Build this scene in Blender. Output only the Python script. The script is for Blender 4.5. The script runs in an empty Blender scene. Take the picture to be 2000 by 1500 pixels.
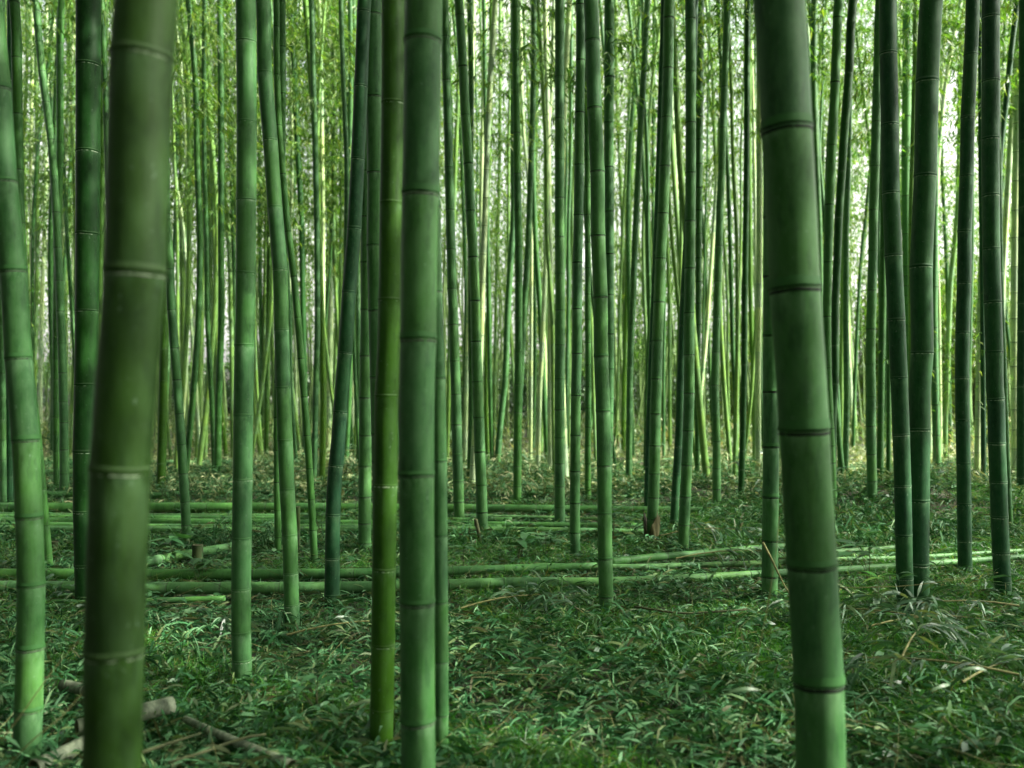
import bpy, math, random
import numpy as np
from mathutils import Matrix, Vector, Quaternion
R = math.radians
random.seed(7); rng = np.random.default_rng(11)
SC = bpy.context.scene
COL = SC.collection

# ------------------------------------------------------------------ camera, sky, sun, exposure
EYE = 1.3                                   # metres above the ground
F = 1800.0                                  # focal length in photo pixels (photo 2000 wide)
HOR = 790.0                                 # horizon row in the photo
cam_d = bpy.data.cameras.new('camera'); cam = bpy.data.objects.new('camera', cam_d); COL.objects.link(cam)
cam.location = (0, 0, EYE); cam.rotation_euler = (R(90), 0, 0)
cam_d.sensor_width = 36; cam_d.lens = 36*F/2000; cam_d.shift_y = (HOR-750)/2000
cam_d.clip_start = .05; cam_d.clip_end = 2000
cam_d.dof.use_dof = True; cam_d.dof.focus_distance = 6.0; cam_d.dof.aperture_fstop = 2.0
SC.camera = cam

SUN_EL, SUN_AZ = 38.0, 100.0                # azimuth clockwise from +Y (the view direction): sun from the right
w = bpy.data.worlds.new('World'); SC.world = w; w.use_nodes = True
nt = w.node_tree; bg = nt.nodes['Background']
sky = nt.nodes.new('ShaderNodeTexSky'); sky.sky_type = 'NISHITA'; sky.sun_disc = False
sky.sun_elevation = R(SUN_EL); sky.sun_rotation = R(SUN_AZ); sky.air_density = 1.0; sky.dust_density = 6.0; sky.ozone_density = 1.0
bw = nt.nodes.new('ShaderNodeRGBToBW'); nt.links.new(sky.outputs[0], bw.inputs[0])          # cloud-like white layer added to whiten the sky and drop its blue cast
cl = nt.nodes.new('ShaderNodeMixRGB'); cl.blend_type = 'MULTIPLY'; cl.inputs[0].default_value = 1; nt.links.new(bw.outputs[0], cl.inputs[1]); cl.inputs[2].default_value = (1.5, 1.48, 1.38, 1)
tcw = nt.nodes.new('ShaderNodeTexCoord'); nw = nt.nodes.new('ShaderNodeTexNoise'); nw.inputs['Scale'].default_value = 3.5; nw.inputs['Detail'].default_value = 5; nt.links.new(tcw.outputs['Generated'], nw.inputs['Vector'])
mr = nt.nodes.new('ShaderNodeMapRange'); mr.inputs[1].default_value = .3; mr.inputs[2].default_value = .6; mr.inputs[3].default_value = .55; mr.inputs[4].default_value = 1; nt.links.new(nw.outputs['Fac'], mr.inputs[0])
mw = nt.nodes.new('ShaderNodeMixRGB'); nt.links.new(mr.outputs[0], mw.inputs[0]); nt.links.new(sky.outputs[0], mw.inputs[1]); nt.links.new(cl.outputs[0], mw.inputs[2]); nt.links.new(mw.outputs[0], bg.inputs[0]); bg.inputs[1].default_value = 0.15
sd = bpy.data.lights.new('sun', 'SUN'); so = bpy.data.objects.new('sun', sd); COL.objects.link(so)
sd.energy = 4.6; sd.angle = R(.55); sd.color = (1.0, .95, .84)
sv = Vector((math.sin(R(SUN_AZ))*math.cos(R(SUN_EL)), math.cos(R(SUN_AZ))*math.cos(R(SUN_EL)), math.sin(R(SUN_EL))))
so.rotation_euler = sv.to_track_quat('Z', 'Y').to_euler(); so.location = sv*40
SC.view_settings.view_transform = 'Standard'; SC.view_settings.look = 'None'
SC.view_settings.gamma = 1.0; SC.view_settings.exposure = 2.15
SC.cycles.max_bounces = 7; SC.cycles.diffuse_bounces = 4; SC.cycles.transmission_bounces = 4
SC.cycles.sample_clamp_indirect = 6.0

# ------------------------------------------------------------------ helpers
def gh(x, y):
    """height of the ground"""
    x = np.asarray(x, float); y = np.asarray(y, float)
    h = .009*np.sin(1.3*x+.4)*np.cos(.9*y+1) + .006*np.sin(2.9*x+1.7*y) + .005*np.sin(4.3*y-2.1*x+.6)-.006
    for mx, my, s, a in MOUNDS:
        h = h + a*np.exp(-((x-mx)**2+(y-my)**2)/(2*s*s))
    far = np.clip((y-34)/40, 0, 1)
    return h - .35*far
MOUNDS = [(5.5, 11.6, .8, .24), (4.3, 11.4, .7, .16), (2.9, 13.6, .8, .15), (.1, 15.2, 1.0, .10), (-3.2, 17.5, 1.0, .16), (6.9, 14.5, 1.3, .2),
          (-1.6, 3.9, .5, -.05), (2.2, 3.4, .5, .06), (1.9, 9.6, .6, .08), (-2.1, 13.5, .7, .1)]

def mat(name):
    m = bpy.data.materials.new(name); m.use_nodes = True
    t = m.node_tree; t.nodes.clear()
    return m, t, lambda k: t.nodes.new('ShaderNode'+k), t.links.new
def ramp(N, stops, interp='LINEAR'):
    r = N('ValToRGB'); e = r.color_ramp.elements; r.color_ramp.interpolation = interp
    while len(e) < len(stops): e.new(.5)
    for el, (p, c) in zip(e, stops):
        el.position = p; el.color = (*c, 1) if len(c) == 3 else c
    return r
def mathn(N, L, op, a, b=None, clamp=False):
    n = N('Math'); n.operation = op; n.use_clamp = clamp
    for i, v in enumerate((a, b)):
        if v is None: continue
        if isinstance(v, (int, float)): n.inputs[i].default_value = v
        else: L(v, n.inputs[i])
    return n.outputs[0]
def mixc(N, L, f, a, b, mode='MIX'):
    n = N('MixRGB'); n.blend_type = mode
    for i, v in enumerate((f, a, b)):
        if isinstance(v, (int, float)): n.inputs[i].default_value = v
        elif isinstance(v, tuple): n.inputs[i].default_value = (*v, 1)
        else: L(v, n.inputs[i])
    return n.outputs[0]

def stem_material():
    m, t, N, L = mat('bamboo_skin')
    oi = N('ObjectInfo'); tc = N('TexCoord'); out = N('OutputMaterial'); p = N('BsdfPrincipled')
    off = N('Combine'+'XYZ'); sc_ = mathn(N, L, 'MULTIPLY', oi.outputs['Random'], 57.0)
    L(sc_, off.inputs[0]); L(sc_, off.inputs[2])
    def coords(sx, sz):
        add = N('VectorMath'); add.operation = 'MULTIPLY_ADD'; L(tc.outputs['Object'], add.inputs[0])
        add.inputs[1].default_value = (sx, sx, sz); L(off.outputs[0], add.inputs[2]); return add.outputs[0]
    def noise(vec, scale=1, det=3, rough=.55):
        n = N('TexNoise'); n.inputs['Scale'].default_value = scale; n.inputs['Detail'].default_value = det; n.inputs['Roughness'].default_value = rough
        L(vec, n.inputs['Vector']); return n.outputs['Fac']
    n_mott = noise(coords(9, 1.3), 1, 4)
    n_fib = noise(coords(230, 5), 1, 3)
    n_fine = noise(coords(150, 110), 1, 2, .7)
    n_wax = noise(coords(26, 14), 1, 5, .65)
    na = N('Attribute'); na.attribute_name = 'na'; nb = N('Attribute'); nb.attribute_name = 'nb'
    base = oi.outputs['Color']
    # slow changes of the green from one stretch of the culm to the next
    rm = ramp(N, [(.28, (.62, .72, .66)), (.5, (1, 1, 1)), (.72, (1.25, 1.16, .95))]); L(n_mott, rm.inputs[0])
    c = mixc(N, L, 1.0, base, rm.outputs[0], 'MULTIPLY')
    sa = N('Attribute'); sa.attribute_name = 'seg'; sr2 = ramp(N, [(0, (.78, .80, .95)), (.35, (1, 1, 1)), (.7, (1.05, 1.08, .9)), (1, (1.22, 1.14, .85))]); L(sa.outputs['Fac'], sr2.inputs[0])
    c = mixc(N, L, .9, c, sr2.outputs[0], 'MULTIPLY')
    rf = ramp(N, [(.3, (.80, .83, .82)), (.62, (1.12, 1.1, 1.12))]); L(n_fib, rf.inputs[0])
    c = mixc(N, L, .75, c, rf.outputs[0], 'MULTIPLY')
    # waxy bloom: general, and stronger just under each node
    under = mathn(N, L, 'POWER', 2.718, mathn(N, L, 'MULTIPLY', na.outputs['Fac'], -34.0))
    wn = ramp(N, [(.38, (0, 0, 0)), (.66, (1, 1, 1))]); L(n_wax, wn.inputs[0])
    wf = mathn(N, L, 'MULTIPLY', mathn(N, L, 'MULTIPLY', mathn(N, L, 'ADD', mathn(N, L, 'MULTIPLY', under, 2.2), .5), wn.outputs[0]), mathn(N, L, 'ADD', oi.outputs['Alpha'], .12), True)
    c = mixc(N, L, wf, c, (.11, .21, .10))
    n_bl = noise(coords(34, 9), 1, 6, .7); br = ramp(N, [(.52, (0, 0, 0)), (.62, (1, 1, 1))]); L(n_bl, br.inputs[0])
    c = mixc(N, L, mathn(N, L, 'MULTIPLY', br.outputs[0], .6), c, mixc(N, L, 1.0, c, (.5, .55, .6), 'MULTIPLY'))
    n_li = noise(coords(75, 48), 1, 5, .75); lr = ramp(N, [(.64, (0, 0, 0)), (.68, (1, 1, 1))]); L(n_li, lr.inputs[0])
    c = mixc(N, L, mathn(N, L, 'MULTIPLY', lr.outputs[0], .6), c, (.13, .20, .14))
    # darker smear above each node, and fine dark specks
    above = mathn(N, L, 'POWER', 2.718, mathn(N, L, 'MULTIPLY', nb.outputs['Fac'], -26.0))
    c = mixc(N, L, mathn(N, L, 'MULTIPLY', above, .45), c, mixc(N, L, 1.0, c, (.55, .62, .5), 'MULTIPLY'))
    sp = ramp(N, [(.66, (0, 0, 0)), (.74, (1, 1, 1))]); L(n_fine, sp.inputs[0])
    c = mixc(N, L, mathn(N, L, 'MULTIPLY', sp.outputs[0], .55), c, (.03, .05, .02))
    # scuffs: long pale scratches
    n_s = noise(coords(60, 2.2), 1, 6, .75); sr = ramp(N, [(.66, (0, 0, 0)), (.70, (1, 1, 1))]); L(n_s, sr.inputs[0])
    c = mixc(N, L, mathn(N, L, 'MULTIPLY', sr.outputs[0], .5), c, (.12, .19, .09))
    L(c, p.inputs['Base Color'])
    rr = N('MapRange'); L(n_wax, rr.inputs[0]); rr.inputs[3].default_value = .40; rr.inputs[4].default_value = .68; L(rr.outputs[0], p.inputs['Roughness'])
    p.inputs['Specular IOR Level'].default_value = .13
    b = N('Bump'); b.inputs['Strength'].default_value = .12; b.inputs['Distance'].default_value = .002; L(n_fib, b.inputs['Height']); L(b.outputs[0], p.inputs['Normal'])
    L(p.outputs[0], out.inputs[0]); return m

def ring_material():
    m, t, N, L = mat('node_scar_shade')
    oi = N('ObjectInfo'); tc = N('TexCoord'); out = N('OutputMaterial'); p = N('BsdfPrincipled')
    sep = N('SeparateXYZ'); L(tc.outputs['Object'], sep.inputs[0])
    n = N('TexNoise'); n.noise_dimensions = '4D'; n.inputs['Scale'].default_value = 5; n.inputs['Detail'].default_value = 4; n.inputs['Roughness'].default_value = .7
    L(tc.outputs['Object'], n.inputs['Vector']); L(mathn(N, L, 'MULTIPLY', oi.outputs['Random'], 90.0), n.inputs['W'])
    z = mathn(N, L, 'ADD', sep.outputs[2], mathn(N, L, 'MULTIPLY', mathn(N, L, 'SUBTRACT', n.outputs['Fac'], .5), .09))
    lo = mathn(N, L, 'MULTIPLY', mathn(N, L, 'LESS_THAN', z, .06), mathn(N, L, 'GREATER_THAN', z, -.2))
    pale = mathn(N, L, 'MULTIPLY', mathn(N, L, 'LESS_THAN', z, -.01), mathn(N, L, 'GREATER_THAN', n.outputs['Fac'], .46))
    body = mixc(N, L, 1.0, oi.outputs['Color'], (.9, .95, .85), 'MULTIPLY')
    wx = mathn(N, L, 'MULTIPLY', mathn(N, L, 'GREATER_THAN', z, .14), mathn(N, L, 'MULTIPLY', n.outputs['Fac'], mathn(N, L, 'SUBTRACT', .9, oi.outputs['Alpha'])))
    c = mixc(N, L, mathn(N, L, 'MULTIPLY', wx, .6), body, (.14, .20, .12))
    c = mixc(N, L, mathn(N, L, 'MULTIPLY', lo, mathn(N, L, 'ADD', mathn(N, L, 'MULTIPLY', oi.outputs['Alpha'], .9), .1)), c, (.004, .006, .004))  # black scar line, with the shade under the ridge put into its colour
    c = mixc(N, L, mathn(N, L, 'MULTIPLY', pale, mathn(N, L, 'SUBTRACT', 1.0, oi.outputs['Alpha'])), c, (.32, .40, .28))
    L(c, p.inputs['Base Color']); p.inputs['Roughness'].default_value = .65; p.inputs['Specular IOR Level'].default_value = .12
    L(p.outputs[0], out.inputs[0]); return m

def leaf_material(name, stops, trans=.35, rough=.42, spec=.4, tint_obj=False):
    m, t, N, L = mat(name)
    g = N('NewGeometry'); out = N('OutputMaterial'); p = N('BsdfPrincipled'); tr = N('BsdfTranslucent'); mx = N('MixShader')
    r = ramp(N, stops); L(g.outputs['Random Per Island'], r.inputs[0]); c = r.outputs[0]
    if tint_obj:
        oi = N('ObjectInfo'); rr = ramp(N, [(0, (.7, .85, .75)), (.5, (1, 1, 1)), (1, (1.3, 1.12, .8))]); L(oi.outputs['Random'], rr.inputs[0])
        c = mixc(N, L, 1.0, c, rr.outputs[0], 'MULTIPLY')
    L(c, p.inputs['Base Color']); p.inputs['Roughness'].default_value = rough; p.inputs['Specular IOR Level'].default_value = spec
    tcn = mixc(N, L, 1.0, c, (1.5, 1.5, .7), 'MULTIPLY'); L(tcn, tr.inputs[0])
    mx.inputs[0].default_value = trans; L(p.outputs[0], mx.inputs[1]); L(tr.outputs[0], mx.inputs[2]); L(mx.outputs[0], out.inputs[0])
    return m

def noisy_material(name, stops, scale=8, rough=.8, stretch=(1, 1, 1), bump=.3, spec=.25, dist=.01):
    m, t, N, L = mat(name)
    tc = N('TexCoord'); out = N('OutputMaterial'); p = N('BsdfPrincipled'); mp = N('Mapping'); mp.inputs['Scale'].default_value = stretch
    L(tc.outputs['Object'], mp.inputs[0]); n = N('TexNoise'); n.inputs['Scale'].default_value = scale; n.inputs['Detail'].default_value = 7; n.inputs['Roughness'].default_value = .65
    L(mp.outputs[0], n.inputs['Vector']); r = ramp(N, stops); L(n.outputs['Fac'], r.inputs[0]); L(r.outputs[0], p.inputs['Base Color'])
    p.inputs['Roughness'].default_value = rough; p.inputs['Specular IOR Level'].default_value = spec
    b = N('Bump'); b.inputs['Strength'].default_value = bump; b.inputs['Distance'].default_value = dist; L(n.outputs['Fac'], b.inputs['Height']); L(b.outputs[0], p.inputs['Normal'])
    L(p.outputs[0], out.inputs[0]); return m

M_STEM = stem_material(); M_RING = ring_material()
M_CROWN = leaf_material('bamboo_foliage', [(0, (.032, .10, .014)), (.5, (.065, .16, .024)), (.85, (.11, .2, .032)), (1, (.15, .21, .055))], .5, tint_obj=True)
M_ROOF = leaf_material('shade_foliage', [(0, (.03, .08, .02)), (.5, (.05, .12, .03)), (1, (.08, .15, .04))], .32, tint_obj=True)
M_LITTER = leaf_material('fallen_bamboo_leaves', [(0, (.010, .045, .014)), (.3, (.02, .082, .027)), (.55, (.042, .13, .05)), (.78, (.09, .195, .088)), (.9, (.10, .15, .055)), (.95, (.045, .045, .018)), (1, (.15, .22, .12))], .2, .55, .12)
M_LITTERFAR = leaf_material('sunlit_dry_litter', [(0, (.04, .09, .025)), (.35, (.10, .17, .055)), (.7, (.2, .25, .10)), (1, (.36, .36, .2))], .15, .6)  # paler far litter, with sunlight on the clearing put into the colour
M_GRASS = leaf_material('grass_blades', [(0, (.017, .09, .008)), (.6, (.032, .15, .012)), (.9, (.07, .19, .02)), (1, (.16, .18, .05))], .35)
M_PLANT = leaf_material('broad_leaves', [(0, (.015, .06, .02)), (.5, (.022, .085, .028)), (1, (.05, .14, .05))], .3, .38)
M_GREENLEAF = leaf_material('cut_branch_leaves', [(0, (.016, .06, .022)), (.5, (.035, .10, .042)), (.85, (.08, .16, .08)), (1, (.15, .2, .08))], .25, .38)
M_TWIG = noisy_material('twig_bark', [(.3, (.02, .03, .01)), (.7, (.065, .075, .028))], 20)
M_STRAW = noisy_material('dry_straw', [(.3, (.07, .08, .025)), (.7, (.16, .16, .06))], 30)
M_SOIL = noisy_material('forest_soil', [(.3, (.012, .016, .008)), (.5, (.03, .036, .018)), (.66, (.06, .06, .03)), (.8, (.14, .13, .07))], 5, .95, bump=.8, dist=.03)
M_DRY = noisy_material('weathered_dry_bamboo', [(.3, (.02, .028, .016)), (.45, (.07, .09, .055)), (.58, (.14, .17, .11)), (.75, (.24, .27, .19))], 9, .7, (3, 3, 1))
M_CUT = noisy_material('cut_bamboo_end', [(.3, (.04, .045, .02)), (.7, (.11, .11, .06))], 25, .8)
M_HUSK = noisy_material('brown_culm_sheath', [(.3, (.02, .023, .008)), (.6, (.055, .055, .018)), (.8, (.12, .105, .04))], 14, .8, (1, 1, .3))
M_STUMP = noisy_material('old_stump_skin', [(.3, (.012, .024, .007)), (.6, (.03, .05, .014)), (.8, (.06, .08, .025))], 14, .8, (1, 1, .3))
M_WHITE = noisy_material('white_paint', [(.3, (.6, .62, .6)), (.7, (.8, .8, .78))], 3, .5)
M_DARKWALL = noisy_material('dark_timber', [(.3, (.015, .02, .015)), (.7, (.05, .05, .04))], 3, .8)

def link(o, parent=None):
    COL.objects.link(o)
    if parent is not None: o.parent = parent
    return o
def tag(o, label=None, cat=None, group=None, kind=None):
    if label: o['label'] = label
    if cat: o['category'] = cat
    if group: o['group'] = group
    if kind: o['kind'] = kind
    return o
def empty(name, loc):
    o = bpy.data.objects.new(name, None); o.location = loc; o.empty_display_size = .1; return link(o)
def mesh_np(name, V, loops, starts, totals, m, smooth=True, attrs=None):
    me = bpy.data.meshes.new(name); V = np.asarray(V, np.float32)
    me.vertices.add(len(V)); me.vertices.foreach_set('co', V.ravel())
    me.loops.add(len(loops)); me.loops.foreach_set('vertex_index', np.asarray(loops, np.int32))
    me.polygons.add(len(starts)); me.polygons.foreach_set('loop_start', np.asarray(starts, np.int32)); me.polygons.foreach_set('loop_total', np.asarray(totals, np.int32))
    if smooth: me.polygons.foreach_set('use_smooth', np.ones(len(starts), bool))
    if attrs:
        for k, a in attrs.items():
            me.attributes.new(k, 'FLOAT', 'POINT').data.foreach_set('value', np.asarray(a, np.float32))
    me.update(calc_edges=True)
    if m: me.materials.append(m)
    return me
def quads(F4): 
    F4 = np.asarray(F4, np.int32); n = len(F4); return F4.ravel(), np.arange(n)*4, np.full(n, 4)

def catmull(P, per=8):
    P = np.asarray(P, float)
    Q = np.vstack([2*P[0]-P[1], P, 2*P[-1]-P[-2]]); out = []
    for i in range(1, len(Q)-2):
        a, b, c, d = Q[i-1], Q[i], Q[i+1], Q[i+2]
        # centripetal-like tangents, non-uniform in spacing
        l0, l1, l2 = [max(np.linalg.norm(v), 1e-6) for v in (b-a, c-b, d-c)]
        m1 = (c-b)/l1*l0/(l0+l1)+(b-a)/l0*l1/(l0+l1); m2 = (d-c)/l2*l1/(l1+l2)+(c-b)/l1*l2/(l1+l2)
        for k in range(per):
            t = k/per; out.append(.5*(b+(c-b)*t)+.5*((2*t**3-3*t**2+1)*b+(t**3-2*t**2+t)*m1*l1+(-2*t**3+3*t**2)*c+(t**3-t**2)*m2*l1))
    out.append(P[-1]); return np.array(out)

class Tube:
    """a centre line with radii: position, tangent, radius by length s"""
    def __init__(self, P, rad, per=8):
        P = np.asarray(P, float)
        key = np.concatenate([[0], np.cumsum(np.linalg.norm(np.diff(P, axis=0), axis=1))])
        self.C = catmull(P, per)
        self.s = np.concatenate([[0], np.cumsum(np.linalg.norm(np.diff(self.C, axis=0), axis=1))]); self.len = self.s[-1]
        rad = np.asarray(rad, float)
        self.rs = np.interp(self.s, key/key[-1]*self.len, rad)
    def at(self, s): return np.stack([np.interp(s, self.s, self.C[:, k]) for k in range(3)], -1)
    def r(self, s): return np.interp(s, self.s, self.rs)
    def tan(self, s):
        d = self.at(np.minimum(s+.03, self.len))-self.at(np.maximum(s-.03, 0)); return d/np.linalg.norm(d, axis=-1, keepdims=True)

def tube_mesh(name, T, nodes, seg, m, detail=2, origin=(0, 0, 0), caps=False, hollow=False):
    """bamboo stem: a tube swelling a little at each node"""
    nodes = np.asarray(sorted(n for n in nodes if 0 < n < T.len)); ss = [0, T.len]
    offs = {2: (-.05, -.02, -.008, 0, .008, .02, .05), 1: (-.03, 0, .03), 0: (0,)}[detail]
    for n in nodes: ss += [n+o for o in offs if 0 < n+o < T.len]
    e = np.concatenate([[0], nodes, [T.len]])
    for a, b in zip(e[:-1], e[1:]):
        k = {2: 3, 1: 1, 0: 0}[detail]
        ss += list(a+(b-a)*np.arange(1, k+1)/(k+1))
    s = np.unique(np.round(ss, 4)); c = T.at(s); t = T.tan(s); r = T.r(s)
    idx = np.searchsorted(nodes, s, side='right')
    lo = np.where(idx > 0, nodes[np.maximum(idx-1, 0)] if len(nodes) else -9, -9.); hi = np.where(idx < len(nodes), nodes[np.minimum(idx, max(len(nodes)-1, 0))] if len(nodes) else 99, 99.)
    nb = np.clip(s-lo, 0, 2); na = np.clip(hi-s, 0, 2); rv = np.random.default_rng(int(abs(T.C[0, 0])*1000) % 99991).uniform(0, 1, len(nodes)+2)[idx]; RV = np.repeat(rv, seg)
    rr = r*(1+.028*np.exp(-nb/(.5*r+.004))+.012*np.exp(-na/(.3*r+.003)))
    up = np.tile([0, 1., 0], (len(s), 1)) if abs(t[:, 2]).mean() > .5 else np.tile([0, 0, 1.], (len(s), 1))
    u = np.cross(up, t); u /= np.linalg.norm(u, axis=1, keepdims=True); v = np.cross(t, u)
    a = np.arange(seg)/seg*2*math.pi
    V = c[:, None]+rr[:, None, None]*(u[:, None]*np.cos(a)[None, :, None]+v[:, None]*np.sin(a)[None, :, None])
    n = len(s); V = V.reshape(-1, 3)-np.asarray(origin)
    i = np.arange(n-1)[:, None]*seg; j = np.arange(seg)[None]; j2 = (j+1) % seg
    F4 = np.stack([i+j, i+j2, i+seg+j2, i+seg+j], -1).reshape(-1, 4)
    L_, S_, T_ = quads(F4); A = np.repeat(nb, seg); B = np.repeat(na, seg)
    if caps:
        for k, sgn in ((0, -1), (n-1, 1)):
            Cc = c[k]-np.asarray(origin); inward = t[k]*(-sgn)*min(.05, T.len*.2); E = V[k*seg:(k+1)*seg]; b0 = len(V); R1 = Cc+(E-Cc)*.8; R2 = R1+inward
            V = np.concatenate([V, R1, R2]); A = np.concatenate([A, np.full(2*seg, .5)]); B = np.concatenate([B, np.full(2*seg, .5)]); RV = np.concatenate([RV, np.full(2*seg, .5)]); jj = np.arange(seg); j3 = (jj+1) % seg
            for p0, p1 in ((k*seg, b0), (b0, b0+seg)):
                q = np.stack([p0+jj, p0+j3, p1+j3, p1+jj], -1)[:, ::sgn]; S_ = np.concatenate([S_, len(L_)+np.arange(seg)*4]); T_ = np.concatenate([T_, np.full(seg, 4)]); L_ = np.concatenate([L_, q.ravel()])
            L_ = np.concatenate([L_, (b0+seg+jj)[::sgn]]); S_ = np.concatenate([S_, [len(L_)-seg]]); T_ = np.concatenate([T_, [seg]])
    return mesh_np(name, V, L_, S_, T_, m, True, {'nb': A, 'na': B, 'seg': RV})

def ring_mesh(seg, seed):
    rg = np.random.default_rng(seed)
    prof = [(-.19, .985), (-.17, 1.018), (-.12, 1.032), (-.08, 1.026), (-.04, 1.008), (0, 1.012), (.025, 1.045), (.07, 1.066), (.13, 1.06), (.22, 1.045), (.34, 1.026), (.5, 1.0)]
    a = np.arange(seg)/seg*2*math.pi
    wob = .018*np.sin(a*2+rg.uniform(0, 6))+.012*np.sin(a*5+rg.uniform(0, 6)); rag = rg.normal(0, .007, seg)
    V = []
    for i, (z, r) in enumerate(prof):
        rr = r+(rag if 1 <= i <= 3 else 0)
        V.append(np.stack([np.cos(a)*rr, np.sin(a)*rr, z+wob], -1))
    V = np.concatenate(V); n = len(prof); i = np.arange(n-1)[:, None]*seg; j = np.arange(seg)[None]; j2 = (j+1) % seg
    F4 = np.stack([i+j, i+j2, i+seg+j2, i+seg+j], -1).reshape(-1, 4)
    return mesh_np('node_ring', V, *quads(F4), M_RING)
RINGS = [ring_mesh(40, k) for k in range(5)]; RINGS_LO = [ring_mesh(20, k) for k in range(3)]

def add_ring(parent, T, s, origin, color, near=True, dark=.75):
    o = bpy.data.objects.new('node_ring', random.choice(RINGS if near else RINGS_LO))
    r = float(T.r(s)); t = Vector(T.tan(np.array([s]))[0])
    q = Vector((0, 0, 1)).rotation_difference(t) @ Quaternion((0, 0, 1), random.uniform(0, 6.28))
    q = q @ Quaternion((1, 0, 0), random.gauss(0, .025))
    o.rotation_mode = 'QUATERNION'; o.rotation_quaternion = q
    k = .978+.022*min(1, dark); o.scale = (r*k, r*k, r*random.uniform(.8, 1.1)*(.7+.3*dark)); o.location = Vector(T.at(np.array([s]))[0])-Vector(origin); o.color = (*color[:3], dark)
    return link(o, parent)

def leaves_np(P, D, Nn, Ln, W, bend=.25, simple=False):
    """leaf blades: base points P, directions D, normals Nn, lengths, widths -> (verts, loops, starts, totals)"""
    D = D/np.linalg.norm(D, axis=1, keepdims=True); S = np.cross(D, Nn); S /= np.linalg.norm(S, axis=1, keepdims=True)+1e-9
    Ln = Ln[:, None]; W = W[:, None]; n = len(P); dn = np.array([[0, 0, -1.]])
    def at(t, side, fold=0): return P+D*Ln*t+dn*bend*Ln*t*t+S*W*side
    if simple:
        V = np.stack([at(0, 0), at(.4, .5), at(1, 0), at(.4, -.5)], 1).reshape(-1, 3)
        b = np.arange(n)[:, None]*4; Fc = (b+np.array([[0, 1, 2, 0, 2, 3]])).ravel()
        st = np.arange(2*n)*3; return V, Fc, st, np.full(2*n, 3)
    V = np.stack([at(0, 0), at(.25, .5), at(.25, -.5), at(.6, .42), at(.6, -.42), at(1, 0)], 1).reshape(-1, 3)
    b = np.arange(n)[:, None]*6; Fc = (b+np.array([[0, 1, 2, 1, 3, 4, 2, 3, 5, 4]])).ravel()
    tot = np.tile([3, 4, 3], n); st = np.concatenate([[0], np.cumsum(tot)[:-1]]); return V, Fc, st, tot
def join_np(parts):
    Vs, Ls, Ss, Ts = [], [], [], []; nv = nl = 0
    for V, L_, S_, T_ in parts:
        Vs.append(V); Ls.append(L_+nv); Ss.append(S_+nl); Ts.append(T_); nv += len(V); nl += len(L_)
    return np.concatenate(Vs), np.concatenate(Ls), np.concatenate(Ss), np.concatenate(Ts)
def sticks_np(A, B, r0, r1):
    """thin three-sided sticks from A to B"""
    n = len(A); t = B-A; t = t/(np.linalg.norm(t, axis=1, keepdims=True)+1e-9); up = np.where(abs(t[:, 2:3]) > .9, [[1., 0, 0]], [[0, 0, 1.]])
    u = np.cross(t, up); u /= np.linalg.norm(u, axis=1, keepdims=True)+1e-9; v = np.cross(t, u); V = []
    r0 = np.broadcast_to(np.asarray(r0, float), n)[:, None]; r1 = np.broadcast_to(np.asarray(r1, float), n)[:, None]
    for Q, r in ((A, r0), (B, r1)):
        for k in range(3):
            a = k*2*math.pi/3; V.append(Q+r*(u*math.cos(a)+v*math.sin(a)))
    V = np.stack(V, 1).reshape(-1, 3); b = np.arange(n)[:, None]*6
    Fc = (b+np.array([[0, 1, 4, 3, 1, 2, 5, 4, 2, 0, 3, 5]])).ravel(); return V, Fc, np.arange(3*n)*4, np.full(3*n, 4)
def norm(v): return v/(np.linalg.norm(v, axis=-1, keepdims=True)+1e-9)
def rand_dirs(n, zlo, zhi):
    z = rng.uniform(zlo, zhi, n); a = rng.uniform(0, 2*math.pi, n); q = np.sqrt(np.maximum(0, 1-z*z)); return np.stack([q*np.cos(a), q*np.sin(a), z], -1)

# ------------------------------------------------------------------ the setting
def build_ground():
    xs = np.concatenate([np.linspace(-400, -30, 12), np.linspace(-29, 29, 150), np.linspace(30, 400, 12)])
    ys = np.concatenate([np.linspace(-60, -6, 10), np.linspace(-5, 32, 190), np.linspace(33, 60, 24), np.linspace(70, 900, 16)])
    X, Y = np.meshgrid(xs, ys); Z = gh(X, Y); V = np.stack([X, Y, Z], -1).reshape(-1, 3); nx = len(xs)
    i = np.arange(len(ys)-1)[:, None]*nx; j = np.arange(nx-1)[None]
    F4 = np.stack([i+j, i+j+1, i+nx+j+1, i+nx+j], -1).reshape(-1, 4)
    o = link(bpy.data.objects.new('ground', mesh_np('ground', V, *quads(F4), M_SOIL))); tag(o, 'dark forest soil under the bamboo', kind='structure')
build_ground()

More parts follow.
